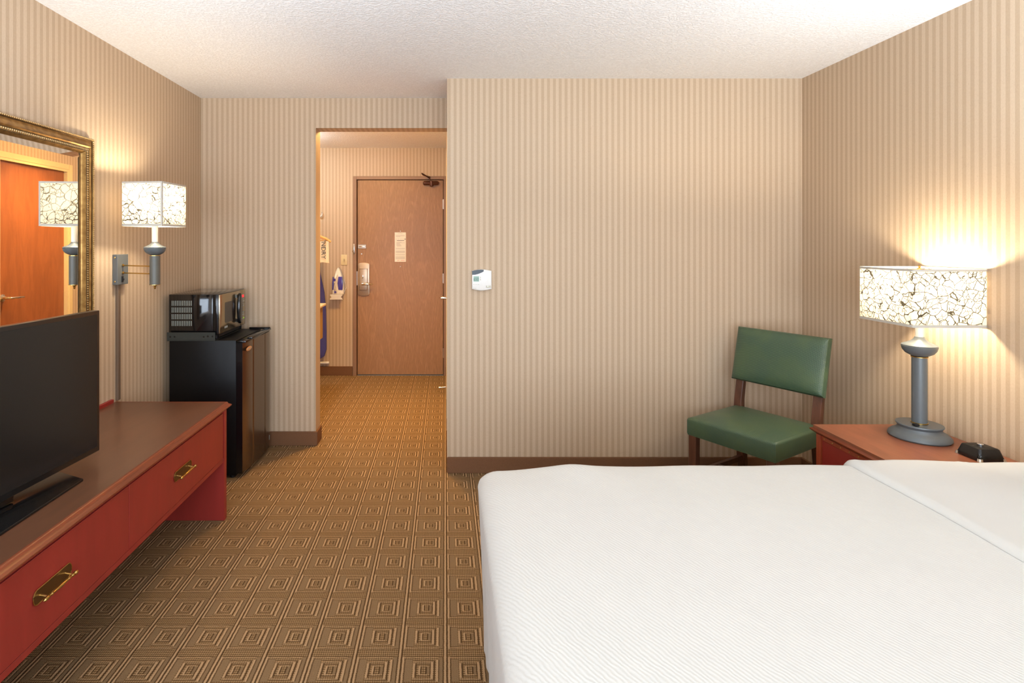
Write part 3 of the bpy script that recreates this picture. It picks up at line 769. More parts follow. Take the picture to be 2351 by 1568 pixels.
while y > DY0 + 0.05:
    bmesh.ops.create_icosphere(b, subdivisions=2, radius=0.0028, matrix=Matrix.Translation((DX - 0.006, y, 0.5445)))
    y -= 0.058
pieces('stud', b, M['mahogany_edge'], st)
seams = [DY1 - 0.0385, 1.914, 1.075, 0.235, DY0 + 0.03]
def pull(name, x, yc, zc, parent, ln=0.150):
    """brass backplate with a turned bail; the plate faces +X."""
    hgt = 0.040; poly = []
    for i in range(9):
        a = PI / 2 - PI * i / 8; poly.append((x, yc + ln / 2 - 0.014 + 0.014 * math.cos(a), zc + hgt / 2 * math.sin(a)))
    for i in range(9):
        a = -PI / 2 - PI * i / 8; poly.append((x, yc - ln / 2 + 0.014 + 0.014 * math.cos(a), zc + hgt / 2 * math.sin(a)))
    b = nb(); extrude_poly(b, poly, (0.0025, 0, 0), 0.0008, 1)
    pl = obj('backplate', b, M['brass_dark'], parent)
    b = nb()
    rim = [(p[0] + 0.003, p[1], p[2]) for p in poly] + [(poly[0][0] + 0.003, poly[0][1], poly[0][2])]
    tube(b, rim, 0.0014, 6)
    for s_ in (-1, 1):
        tube(b, [(x + 0.002, yc + s_ * ln * 0.33, zc), (x + 0.024, yc + s_ * ln * 0.33, zc - 0.004)], 0.0030, 8)
    ax = x + 0.026; zz = zc - 0.005
    prof = [(0, -0.068), (0.0035, -0.067), (0.0062, -0.062), (0.0060, -0.057), (0.0025, -0.053), (0.0048, -0.048), (0.0048, -0.045), (0.0024, -0.041), (0.0036, -0.033), (0.0046, -0.029), (0.0034, -0.026), (0.0042, -0.015), (0.0052, 0.0), (0.0042, 0.020), (0.0030, 0.034), (0.0046, 0.038), (0.0030, 0.042), (0.0025, 0.046), (0.0050, 0.050), (0.0060, 0.058), (0.0048, 0.065), (0, 0.069)]
    lathe(b, prof, 0, 0, 14, Matrix.Translation((ax, yc, zz)) @ Matrix.Rotation(R(90), 4, 'X'))
    return obj(name, b, M['brass'], parent)
for i in range(4):
    ya, yb = seams[i + 1] + 0.0012, seams[i] - 0.0012
    b = nb(); box(b, DX - 0.020, DX - 0.002, ya, yb, 0.3155, 0.5385, 0.0015, 1)
    dw = obj('drawer', b, M['mahogany'], dr)
    pull('handle', DX - 0.002, (ya + yb) / 2 + (0.0 if i else -0.018) + (0.045 if i == 1 else 0), 0.430, dw)

# ------------------------------------------------------------------ television
tvR, tvL = Vector((-1.2776, 2.03)), Vector((-1.312, 1.617))
dv = (tvL - tvR).normalized(); TVW = 0.92
ang = math.atan2(dv.y, dv.x)          # direction from far edge to near edge
ctr = tvR + dv * TVW / 2
tv = thing('television', 'black flat screen television standing on the red dresser', 'television', (ctr.x, ctr.y, DZT), ang + PI / 2)
# local: +Y... the panel runs along local y, faces local +x after rotation
def L(bm_fn, name, mat, parent=None, **kw): return obj(name, bm_fn, mat, parent, world=False, **kw)
zb0, zt0 = 0.033, 0.551
nrm = Vector((-dv.y, dv.x))
hw = TVW / 2
sgn = 1
rot = Matrix.Rotation(0, 4, 'Z')
tvp = L(box(nb(), -0.030, 0.0, -hw, hw, zb0, zt0, 0.003, 2), 'casing', M['tv_bezel'], tv)
L(box(nb(), -0.003, 0.0012, -hw + 0.014, hw - 0.014, zb0 + 0.020, zt0 - 0.014), 'screen', M['screen'], tv)
b = nb(); box(b, -0.060, -0.028, -0.25, 0.25, 0.10, 0.40, 0.012, 2); L(b, 'rear_housing', M['black_matte'], tv)
b = nb(); box(b, -0.030, -0.005, -0.10, 0.10, 0.012, 0.06, 0.004, 2); L(b, 'neck', M['black_gloss'], tv)
b = nb(); bz = DZT
poly = [(-1.2140, 1.8410, bz), (-1.2120, 1.31, bz), (-1.350, 1.24, bz), (-1.405, 1.24, bz), (-1.405, 1.90, bz), (-1.350, 1.905, bz)]
extrude_poly(b, poly, (0, 0, 0.010), 0.003, 2)
obj('stand_base', b, M['black_gloss'], tv)

# ------------------------------------------------------------------ mirror
MY1, MZ1, MZ0, MY0 = 2.583, 1.872, 0.78, 0.62
mr = thing('wall_mirror', 'large mirror in a gilt frame on the left wall above the television', 'mirror', (XL, 1.6, 1.3))
FW = 0.078
def frame_profile():   # (inset from outer edge, depth off the wall)
    return [(0.0, 0.001), (0.0, 0.016), (0.003, 0.022), (0.009, 0.022), (0.012, 0.018), (0.020, 0.0185), (0.030, 0.024), (0.038, 0.031), (0.044, 0.033), (0.048, 0.030), (0.052, 0.026), (0.064, 0.026), (0.068, 0.022), (0.074, 0.016), (FW, 0.010), (FW, 0.001)]
b = nb(); rings = []
for (cy, cz, sy, sz) in ((MY0, MZ0, 1, 1), (MY1, MZ0, -1, 1), (MY1, MZ1, -1, -1), (MY0, MZ1, 1, -1)):
    rings.append([b.verts.new((XL + d, cy + sy * i_, cz + sz * i_)) for i_, d in frame_profile()])
for k in range(4):
    r0, r1 = rings[k], rings[(k + 1) % 4]
    for i in range(len(r0) - 1): b.faces.new((r0[i], r0[i + 1], r1[i + 1], r1[i]))
fr = obj('frame', b, M['gold'], mr, angle=30)
def beads(inset, depth, rad, step, sx, sy_, mat, name, top_only_from=0.9):
    b = nb()
    z = MZ1 - inset
    y = MY1 - inset
    while y > MY0 + inset:
        bmesh.ops.create_icosphere(b, subdivisions=1, radius=rad, matrix=Matrix.Translation((XL + depth, y, z)) @ Matrix.Diagonal((1, sx, sy_, 1))); y -= step
    z -= step; y = MY1 - inset
    while z > MZ0 + inset:
        bmesh.ops.create_icosphere(b, subdivisions=1, radius=rad, matrix=Matrix.Translation((XL + depth, y, z)) @ Matrix.Diagonal((1, sy_, sx, 1))); z -= step
    return obj(name, b, mat, fr)
beads(0.006, 0.022, 0.0042, 0.0095, 0.9, 1.0, M['gold_bead'], 'outer_beading')
beads(0.058, 0.0265, 0.0052, 0.0105, 0.75, 1.15, M['gold_bead'], 'inner_beading')
b = nb()
for (i0, d0) in ((0.0505, 0.0275), (0.0655, 0.0265), (0.0125, 0.0195)):
    tube(b, [(XL + d0, MY1 - i0, MZ0 + i0), (XL + d0, MY1 - i0, MZ1 - i0)], 0.0014, 6); tube(b, [(XL + d0, MY0 + i0, MZ1 - i0), (XL + d0, MY1 - i0, MZ1 - i0)], 0.0014, 6)
obj('frame_groove', b, M['gold_dark'], fr)
b = nb(); gi = FW - 0.002; bw = 0.027
o_ = [(MY0 + gi, MZ0 + gi), (MY1 - gi, MZ0 + gi), (MY1 - gi, MZ1 - gi), (MY0 + gi, MZ1 - gi)]
i_ = [(MY0 + gi + bw, MZ0 + gi + bw), (MY1 - gi - bw, MZ0 + gi + bw), (MY1 - gi - bw, MZ1 - gi - bw), (MY0 + gi + bw, MZ1 - gi - bw)]
vo = [b.verts.new((XL + 0.0095, y, z)) for y, z in o_]; vi = [b.verts.new((XL + 0.012, y, z)) for y, z in i_]
b.faces.new(vi)
for k in range(4): b.faces.new((vo[k], vo[(k + 1) % 4], vi[(k + 1) % 4], vi[k]))
obj('glass', b, M['mirror'], mr, smooth=False)

# ------------------------------------------------------------------ lamps
def saucer(cx, cy, z0, k=1.0):
    pr = [(0.0, 0.0), (0.022, 0.0), (0.030, 0.003), (0.045, 0.012), (0.054, 0.024), (0.0575, 0.037), (0.0582, 0.040), (0.0565, 0.0415), (0.0575, 0.044), (0.055, 0.047), (0.040, 0.053), (0.028, 0.060), (0.019, 0.069), (0.0155, 0.077), (0.0, 0.078)]
    return lathe(nb(), [(r * k, z0 + z * k) for r, z in pr], cx, cy, 48)
def shade(parent, cx, cy, z0, z1, wx, wy, rz=0.0, mtx=None, seam=False):
    rt = Matrix.Translation((cx, cy, 0)) @ Matrix.Rotation(rz, 4, 'Z')
    hx_, hy_, rc = wx / 2, wy / 2, 0.012
    def ring(bm, z, off=0.0):
        vs = []
        for sx, sy, a0 in ((1, 1, 0), (-1, 1, 90), (-1, -1, 180), (1, -1, 270)):
            for q in range(5):
                a = R(a0 + 90 * q / 4)
                vs.append(bm.verts.new(rt @ Vector((sx * (hx_ - rc) + (rc + off) * math.cos(a), sy * (hy_ - rc) + (rc + off) * math.sin(a), z))))
        return vs
    def strip(bm, r0, r1):
        n_ = len(r0)
        for i in range(n_): bm.faces.new((r0[i], r0[(i + 1) % n_], r1[(i + 1) % n_], r1[i]))
    b = nb(); rr = [ring(b, z0 + (z1 - z0) * q / 4) for q in range(5)]
    for a, c in zip(rr, rr[1:]): strip(b, a, c)
    sh = obj('lamp_shade', b, M['shade'], parent)
    b = nb()
    for za, zc in ((z0, z0 + 0.011), (z1 - 0.009, z1)):
        a, c, d, e = ring(b, za, 0.0012), ring(b, zc, 0.0012), ring(b, zc, -0.0012), ring(b, za, -0.0012)
        strip(b, a, c); strip(b, c, d); strip(b, d, e); strip(b, e, a)
    if seam:
        p = rt @ Vector((hx_ - 0.004, -hy_ + 0.004, 0)); box(b, p.x - 0.004, p.x + 0.004, p.y - 0.004, p.y + 0.004, z0, z1)
    pieces('shade_trim', b, M['shade_trim'], sh)
    b = nb(); zr = z1 - 0.012
    for a in (0, 90, 180, 270):
        e = rt @ Vector((hx_ * math.cos(R(a)) * 0.995, hy_ * math.sin(R(a)) * 0.995, zr)); tube(b, [(cx, cy, zr + 0.006), tuple(e)], 0.0013, 6)
    lathe(b, [(0, zr + 0.002), (0.008, zr + 0.003), (0.008, zr + 0.010), (0.003, zr + 0.012), (0.006, zr + 0.020), (0, zr + 0.024)], cx, cy, 14)
    obj('shade_frame', b, M['brass'], sh)
def bulb(parent, cx, cy, zc, mat):
    b = nb(); bmesh.ops.create_icosphere(b, subdivisions=3, radius=0.030, matrix=Matrix.Translation((cx, cy, zc)) @ Matrix.Diagonal((1, 1, 1.15, 1)))
    obj('light_bulb', b, mat, parent)
# table lamp
ZN = 0.565
lx, ly = 1.998, 2.312
tl = thing('table_lamp', 'table lamp with blue grey column and square crackle patterned shade on the nightstand', 'lamp', (lx, ly, ZN))
b = lathe(nb(), [(r * 1.15, z) for r, z in [(0, ZN + 0.0005), (0.0905, ZN + 0.001), (0.093, ZN + 0.006), (0.091, ZN + 0.014), (0.083, ZN + 0.024), (0.072, ZN + 0.031), (0.066, ZN + 0.037), (0.064, ZN + 0.045), (0.067, ZN + 0.051), (0.070, ZN + 0.056), (0.069, ZN + 0.060), (0.0, ZN + 0.061)]], lx, ly, 56)
obj('base', b, M['blue_grey'], tl)
b = lathe(nb(), [(0.0265, ZN + 0.061), (0.0265, ZN + 0.340), (0, ZN + 0.341)], lx, ly, 40); obj('column', b, M['blue_grey'], tl)
b = nb()
for z in (ZN + 0.061, ZN + 0.338): lathe(b, [(0.027, z), (0.0292, z + 0.001), (0.0292, z + 0.004), (0.027, z + 0.005), (0.02, z + 0.0052)], lx, ly, 40)
pieces('brass_collar', b, M['brass'], tl)
obj('saucer', saucer(lx, ly, ZN + 0.343, 1.06), M['blue_grey'], tl)
b = lathe(nb(), [(0.0143, ZN + 0.412), (0.0143, ZN + 0.515), (0, ZN + 0.516)], lx, ly, 24); obj('socket_sleeve', b, M['candle'], tl)
shade(tl, lx, ly, 1.049, 1.280, 0.295, 0.290)
bulb(tl, lx, ly, 1.205, M['bulb_table'])
b = nb(); box(b, lx - 0.055, lx - 0.037, ly - 0.045, ly - 0.027, ZN + 0.061, ZN + 0.070, 0.002, 2); obj('outlet_switch', b, M['black_matte'], tl)
# wall sconce
wl = thing('wall_lamp', 'swing arm wall lamp with square crackle patterned shade beside the mirror', 'lamp', (XL, 2.804, 1.25))
box_z0, box_z1 = 1.173, 1.326
bp = obj('wall_plate', box(nb(), XL + 0.0005, XL + 0.026, 2.757, 2.851, box_z0, box_z1, 0.0015, 1), M['blue_grey'], wl)
b = nb()
for z in (box_z0 + 0.016, box_z1 - 0.016): lathe(b, [(0, 0), (0.004, 0.0005), (0.003, 0.002), (0, 0.0022)], 0, 0, 12, Matrix.Translation((XL + 0.013, 2.7565, z)) @ Matrix.Rotation(R(90), 4, 'X'))
pieces('screw', b, M['brass'], bp)
b = nb(); box(b, XL + 0.026, XL + 0.030, 2.790, 2.803, box_z0 + 0.012, box_z0 + 0.042, 0.001, 1); box(b, XL + 0.030, XL + 0.036, 2.793, 2.800, box_z0 + 0.022, box_z0 + 0.031, 0.001, 1); obj('switch', b, M['black_matte'], bp)
sx_, sy_ = -1.458, 2.757
b = nb()
for z, in ((1.267,), (1.229,)):
    tube(b, [(XL + 0.026, 2.800, z + 0.003), (XL + 0.040, 2.799, z + 0.002), (sx_, sy_, z)], 0.0032, 10)
    lathe(b, [(0, 0), (0.007, 0.0005), (0.007, 0.006), (0, 0.008)], 0, 0, 14, Matrix.Translation((XL + 0.026, 2.800, z + 0.003)) @ Matrix.Rotation(R(90), 4, 'Y'))
obj('swing_arm', b, M['brass'], wl)
obj('column', lathe(nb(), [(0, 1.175), (0.0242, 1.1755), (0.0242, 1.321), (0, 1.3215)], sx_, sy_, 36), M['blue_grey_ribbed'], wl)
b = nb()
for z in (1.173, 1.3195): lathe(b, [(0.018, z), (0.0262, z + 0.0005), (0.0262, z + 0.003), (0.018, z + 0.0035)], sx_, sy_, 36)
lathe(b, [(0, 1.152), (0.003, 1.154), (0.006, 1.160), (0.004, 1.165), (0.009, 1.169), (0.010, 1.173), (0, 1.174)], sx_, sy_, 18)
pieces('brass_collar', b, M['brass'], wl)
obj('saucer', saucer(sx_, sy_, 1.3235, 0.88), M['blue_grey'], wl)
b = lathe(nb(), [(0.0145, 1.388), (0.0145, 1.475), (0, 1.476)], sx_, sy_, 24); obj('socket_sleeve', b, M['candle'], wl)
SROT = R(-5.5)
shade(wl, sx_, sy_, 1.466, 1.682, 0.211, 0.211, SROT, seam=True)
bulb(wl, sx_, sy_, 1.60, M['bulb_wall'])
# cord cover
b = box(nb(), XL + 0.0005, XL + 0.014, 2.782, 2.806, DZT + 0.0, box_z0, 0.002, 1)
tag(obj('cord_cover', b, M['raceway']), 'brown cord cover strip running down the wall below the wall lamp', 'cord cover')

# ------------------------------------------------------------------ mini fridge
FX0, FXD, FX1 = -1.620, -1.228, -1.172
FY0, FY1, FZT = 3.222, 3.662, 0.812
fg = thing('mini_fridge', 'black mini fridge with dark metallic door in the left corner', 'fridge', ((FX0 + FX1) / 2, (FY0 + FY1) / 2, 0))
obj('cabinet', box(nb(), FX0, FXD, FY0, FY1, 0.018, FZT, 0.004, 2), M['black_satin'], fg)
b = nb()
for xx_ in (FX0 + 0.03, FXD - 0.03):
    for yy_ in (FY0 + 0.03, FY1 - 0.03): lathe(b, [(0.015, 0), (0.015, 0.02), (0, 0.021)], xx_, yy_, 12)
pieces('foot', b, M['black_matte'], fg)
# door: slightly bowed front with two pressed grooves
b = nb(); N = 50; pts = []
for i in range(N + 1):
    q = i / N; bow = 0.012 * (1 - (2 * q - 1) ** 4)
    g = 0.004 if (abs(q - 0.32) < 0.02 or abs(q - 0.75) < 0.02) else 0.0
    pts.append((FX1 - 0.012 + bow - g + (q - 0.5) * 0.024, FY0 + 0.001 + (FY1 - FY0 - 0.002) * q))
poly = [(FXD + 0.006, FY0 + 0.001, 0.03)] + [(x, y, 0.03) for x, y in pts] + [(FXD + 0.006, FY1 - 0.001, 0.03)]
dd = obj('door', extrude_poly(b, poly, (0, 0, FZT - 0.045)), M['fridge_door'], fg)
b = nb(); box(b, FXD + 0.001, FX1 - 0.018, FY0 - 0.0005, FY0 + 0.001, 0.03, FZT - 0.015); box(b, FXD + 0.001, FXD + 0.007, FY0 + 0.001, FY1, 0.03, FZT - 0.02)
obj('gasket', b, M['black_gloss'], dd)
b = nb(); box(b, FXD + 0.006, FX1 + 0.002, FY0 + 0.0, FY1, FZT - 0.016, FZT - 0.003, 0.003, 2)
obj('door_cap', b, M['black_gloss'], dd)
b = nb(); box(b, FX1 - 0.020, FX1 + 0.012, FY0 + 0.08, FY1 - 0.002, FZT - 0.006, FZT + 0.006, 0.004, 2); obj('handle', b, M['black_gloss'], dd)
b = nb(); box(b, FXD - 0.07, FX1 + 0.010, FY1 - 0.030, FY1 - 0.008, FZT + 0.001, FZT + 0.014, 0.003, 1); obj('hinge_cover', b, M['black_gloss'], fg)
bm_ = Matrix.Translation((FX1 - 0.0055, FY0 + 0.068, 0.752)) @ Matrix.Rotation(R(90), 4, 'Z') @ Matrix.Rotation(R(90), 4, 'X')
b = nb(); poly = [(0.046 * math.cos(2 * PI * k / 20), 0.013 * math.sin(2 * PI * k / 20), 0) for k in range(20)]
extrude_poly(b, poly, (0, 0, 0.003), 0.001, 1); bmesh.ops.transform(b, matrix=bm_, verts=b.verts)
bd = obj('badge', b, M['badge'], dd)
b = nb()
for k in range(5): box(b, -0.028 + 0.012 * k, -0.020 + 0.012 * k, -0.004, 0.004, 0.003, 0.0038)
bmesh.ops.transform(b, matrix=bm_, verts=b.verts); pieces('badge_letter', b, M['steel'], bd)
obj('door_clip', box(nb(), FX1 - 0.004, FX1 + 0.003, FY1 - 0.014, FY1 - 0.004, 0.075, 0.105, 0.001, 1), M['slots'], dd)

# ------------------------------------------------------------------ microwave
MX0, MXF, MY0_, MY1_, MWZ0, MWZ1 = -1.628, -1.333, 3.232, 3.648, 0.846, 1.080
mw = thing('microwave', 'black microwave with mirrored front on top of the mini fridge', 'microwave', ((MX0 + MXF) / 2, (MY0_ + MY1_) / 2, FZT))
obj('body', box(nb(), MX0, MXF - 0.035, MY0_ + 0.002, MY1_ - 0.002, MWZ0, MWZ1, 0.003, 2), plain('polished_black_enamel', (18, 16, 16), 0.07, spec=0.6), mw)
obj('front_shell', box(nb(), MXF - 0.034, MXF - 0.001, MY0_, MY1_, MWZ0 - 0.004, MWZ1 + 0.001, 0.005, 2), M['black_gloss'], mw)
ysp = MY0_ + 0.325
od = obj('oven_door', box(nb(), MXF - 0.006, MXF + 0.006, MY0_ + 0.003, ysp - 0.001, MWZ0 + 0.002, MWZ1 - 0.003, 0.002, 2), M['oven_face'], mw)
b = nb(); poly = []
wy0, wy1, wz0, wz1 = MY0_ + 0.075, MY0_ + 0.235, MWZ0 + 0.055, MWZ1 - 0.055
for cy, cz, a0 in ((wy1, wz1, 0), (wy0, wz1, 90), (wy0, wz0, 180), (wy1, wz0, 270)):
    for q in range(4):
        a = R(a0 + 30 * q); poly.append((MXF + 0.0055, cy + (-0.01 if cy == wy1 else 0.01) + 0.01 * math.cos(a), cz + (-0.01 if cz == wz1 else 0.01) + 0.01 * math.sin(a)))
obj('window', extrude_poly(b, poly, (0.0012, 0, 0)), M['oven_window'], od)
b = nb(); hy = MY0_ + 0.272; zm = (MWZ0 + MWZ1) / 2 + 0.004
poly = [(MXF + 0.012, hy + 0.030 * math.cos(2 * PI * k / 28), zm + 0.096 * math.sin(2 * PI * k / 28)) for k in range(28)]
extrude_poly(b, poly, (0.020, 0, 0), 0.006, 2)
for z in (zm - 0.078, zm + 0.078): box(b, MXF + 0.004, MXF + 0.014, hy - 0.008, hy + 0.008, z - 0.010, z + 0.010)
obj('handle', b, M['black_gloss'], od)
obj('door_label', box(nb(), MXF + 0.005, MXF + 0.0068, MY0_ + 0.070, MY0_ + 0.115, MWZ0 + 0.024, MWZ0 + 0.036), M['key_grey'], od)
pn = obj('control_panel', box(nb(), MXF - 0.006, MXF + 0.005, ysp + 0.001, MY1_ - 0.003, MWZ0 + 0.002, MWZ1 - 0.003, 0.002, 2), M['oven_face'], mw)
pn0 = ysp + 0.020
obj('clock_display', box(nb(), MXF + 0.004, MXF + 0.0062, pn0, pn0 + 0.042, MWZ1 - 0.052, MWZ1 - 0.036), M['led_red'], pn)
b = nb()
for r_ in range(8):
    for c_ in range(3):
        if r_ in (4, 5): continue
        box(b, MXF + 0.004, MXF + 0.0060, pn0 + 0.004 + 0.016 * c_, pn0 + 0.014 + 0.016 * c_, MWZ1 - 0.066 - 0.0145 * r_, MWZ1 - 0.060 - 0.0145 * r_)
pieces('key', b, M['key_grey'], pn)
b = nb()
for c_ in (0, 1): box(b, MXF + 0.004, MXF + 0.0062, pn0 + 0.006 + 0.030 * c_, pn0 + 0.014 + 0.030 * c_, MWZ0 + 0.042, MWZ0 + 0.049)
pieces('start_key', b, M['led_green'], pn)
b = nb()
for r_ in range(4):
    for c_ in range(12):
        xa = -1.6105 + 0.0103 * c_; zt_ = 1.0435 - 0.0395 * r_
        box(b, xa, xa + 0.0042, MY0_ + 0.0005, MY0_ + 0.003, zt_ - 0.030, zt_)
obj('vent_slots', b, M['slots'], mw)
b = nb(); box(b, MX0 + 0.02, MXF - 0.02, MY0_ + 0.01, MY1_ - 0.02, 0.822, MWZ0 + 0.001)
obj('underside', b, M['black_matte'], mw)
for xx_ in (MX0 + 0.03, MXF - 0.022):
    for yy_ in (MY0_ + 0.025, MY1_ - 0.03):
        b = nb(); lathe(b, [(0.011, FZT + 0.005), (0.013, MWZ0 - 0.003), (0, MWZ0 - 0.002)], xx_, yy_, 14); obj('foot', b, M['black_gloss'], mw)
# security tray bracket strapped between the two
bk = thing('mounting_bracket', 'grey metal bracket strip clamping the microwave to the mini fridge', 'bracket', (-1.47, FY0, FZT))
b = nb(); box(b, -1.632, -1.349, FY0 - 0.004, FY0 - 0.001, FZT - 0.004, FZT + 0.047, 0.001, 1); box(b, -1.632, -1.349, FY0 - 0.004, FY1 - 0.03, FZT + 0.001, FZT + 0.004)
br = obj('angle_strip', b, M['bracket'], bk)
for px in (391.5, 401.5, 468.5, 478, 488.5):
    p = P(px, 773, FY0)
    b = nb(); lathe(b, [(0, 0), (0.0052, 0.0003), (0.004, 0.002), (0, 0.0022)], 0, 0, 12, Matrix.Translation((p.x, FY0 - 0.004, p.z + (0.003 if px > 470 else 0))) @ Matrix.Rotation(R(90), 4, 'X')); obj('screw', b, M['black_gloss'], br)

# ------------------------------------------------------------------ chair
ca = math.atan2(0.236, 0.383)      # seat depth direction (front -> back) in plan
chair = thing('side_chair', 'green vinyl side chair with dark wooden legs beside the nightstand', 'chair', (1.590, 2.828, 0), ca)
# local: +x = towards the back, +y = chair's left; seat 0.45 deep, 0.45 wide
def lpart(name, b, mat, parent=chair, **kw): return obj(name, b, mat, parent, world=False, **kw)
def cushion(bm, x0, x1, y0, y1, z0, z1, crown=0.02, nx=18, ny=18, r=0.022):
    """upholstered pad: flat underside, rounded edges, gently crowned top."""
    top = {}
    grid = []
    def prof(q):   # inset mapping for rounded sides
        return q
    rows = []
    lv = [(0.0, 0.0), (0.25, 0.0), (0.6, 0.0), (0.82, 0.12), (0.94, 0.45), (1.0, 1.0)]
    for i in range(nx + 1):
        for j in range(ny + 1):
            u_, v_ = i / nx * 2 - 1, j / ny * 2 - 1
            z = z1 + crown * (1 - u_ ** 4) * (1 - v_ ** 4)
            k = max(abs(u_), abs(v_))
            grid.append(bm.verts.new(((x0 + x1) / 2 + u_ * ((x1 - x0) / 2 - r * 0.9), (y0 + y1) / 2 + v_ * ((y1 - y0) / 2 - r * 0.9), z)))
    g = lambda i, j: grid[i * (ny + 1) + j]
    for i in range(nx):
        for j in range(ny): bm.faces.new((g(i, j), g(i + 1, j), g(i + 1, j + 1), g(i, j + 1)))
    per = [g(i, 0) for i in range(nx)] + [g(nx, j) for j in range(ny)] + [g(i, ny) for i in range(nx, 0, -1)] + [g(0, j) for j in range(ny, 0, -1)]
    prev = per; cx_, cy_ = (x0 + x1) / 2, (y0 + y1) / 2; hx_, hy_ = (x1 - x0) / 2, (y1 - y0) / 2
    for ins, z in ((0.35, z1 - r * 0.25), (0.08, z1 - r * 0.62), (0.0, z1 - r), (0.0, z0 + 0.012), (0.2, z0)):
        ring = []
        for v_ in per:
            sx, sy = (v_.co.x - cx_) / (hx_ - r * 0.9), (v_.co.y - cy_) / (hy_ - r * 0.9)
            ring.append(bm.verts.new((cx_ + sx * (hx_ - r * ins), cy_ + sy * (hy_ - r * ins), z)))
        for a in range(len(per)):
            c = (a + 1) % len(per); bm.faces.new((prev[a], prev[c], ring[c], ring[a]))
        prev = ring
    bm.faces.new(prev)
    return bm
hs = 0.226
lpart('seat', cushion(nb(), -hs, hs, -hs, hs, 0.372, 0.464, 0.016, r=0.015), M['vinyl'], angle=60)
lw = 0.042
for sy in (-1, 1):
    y0 = sy * (hs - lw / 2 - 0.004)
    b = nb(); extrude_poly(b, [(-hs + 0.004, y0 - lw / 2, 0.376), (-hs + 0.004 + lw, y0 - lw / 2, 0.376), (-hs + 0.004 + lw * 0.85, y0 - lw / 2, 0), (-hs + 0.004, y0 - lw / 2, 0)], (0, lw, 0), 0.003, 1)
    lpart('leg', b, M['chair_wood'])
    # rear leg continues up behind the back rest, raked backwards
    xr = hs - 0.012
    side = [(xr - 0.018, 0.44), (xr - 0.012, 0.50), (xr + 0.012, 0.62), (xr + 0.070, 0.86), (xr + 0.094, 0.86), (xr + 0.045, 0.62), (xr + 0.026, 0.50), (xr + 0.026, 0.40), (xr + 0.075, 0.0), (xr + 0.040, 0.0), (xr - 0.014, 0.36)]
    b = nb(); extrude_poly(b, [(x, y0 - lw / 2 + (0.003 if True else 0), z) for x, z in side], (0, lw, 0), 0.003, 1)
    lpart('leg', b, M['chair_wood'])
for sy in (-1, 1):
    b = nb(); y0 = sy * (hs - lw / 2 - 0.004); box(b, -hs + 0.02, hs + 0.01, y0 - 0.011, y0 + 0.011, 0.150, 0.180, 0.002, 1); lpart('stretcher', b, M['chair_wood'])
b = nb(); box(b, -0.012, 0.012, -hs + 0.02, hs - 0.02, 0.152, 0.178, 0.002, 1); lpart('stretcher', b, M['chair_wood'])
# back pad, built flat then tilted
b = nb(); BW = 0.238
cushion(b, -0.150, 0.150, -BW, BW, -0.018, 0.030, 0.016, r=0.026)
rk = math.atan2(0.058, 0.24)
# pad local z -> chair -x (towards the sitter), pad local x -> up
m_ = Matrix.Translation((hs + 0.020, 0, 0.755)) @ Matrix.Rotation(rk, 4, 'Y') @ Matrix(((0, 0, -1, 0), (0, 1, 0, 0), (1, 0, 0, 0), (0, 0, 0, 1)))
bmesh.ops.transform(b, matrix=m_, verts=b.verts)
lpart('backrest', b, M['vinyl'], angle=60)

# ------------------------------------------------------------------ nightstand
NX0, NY1, NY0 = 1.655, 2.488, 1.91
ns = thing('nightstand', 'reddish wood nightstand between bed and green chair', 'nightstand', (1.9, 2.2, 0))
obj('top', box(nb(), NX0 + 0.008, XR - 0.002, NY0, NY1 - 0.008, ZN - 0.02, ZN), M['stand_top'], ns)
b = nb(); DZ_old = DZT; DZT = ZN
molding(b, [(NX0 + 0.016, NY0, -1, 0), (NX0 + 0.016, NY1 - 0.016, -1, 1), (XR - 0.002, NY1 - 0.016, 0, 1)]); DZT = DZ_old
obj('edge_molding', b, M['mahogany_edge'], ns, angle=50)
for ya, yb in ((NY1 - 0.045, NY1 - 0.018), (NY0 + 0.01, NY0 + 0.035)):
    b = nb(); box(b, NX0 + 0.014, XR - 0.02, ya, yb, 0, ZN - 0.036, 0.0015, 1); obj('side_panel', b, M['stand_side'], ns)
obj('carcass', box(nb(), NX0 + 0.035, XR - 0.02, NY0 + 0.035, NY1 - 0.045, 0.10, ZN - 0.036), M['stand_side'], ns)
b = nb(); box(b, NX0 + 0.020, NX0 + 0.036, NY0 + 0.035, NY1 - 0.045, ZN - 0.056, ZN - 0.036); rl = obj('stud_rail', b, M['stand_side'], ns)
b = nb(); y = NY1 - 0.065
while y > NY0 + 0.04:
    bmesh.ops.create_icosphere(b, subdivisions=2, radius=0.0032, matrix=Matrix.Translation((NX0 + 0.020, y, ZN - 0.047))); y -= 0.05
pieces('stud', b, M['brass'], rl)
b = nb(); box(b, NX0 + 0.022, NX0 + 0.036, NY0 + 0.037, NY1 - 0.047, ZN - 0.26, ZN - 0.058, 0.0015, 1); nd = obj('drawer', b, M['mahogany'], ns)

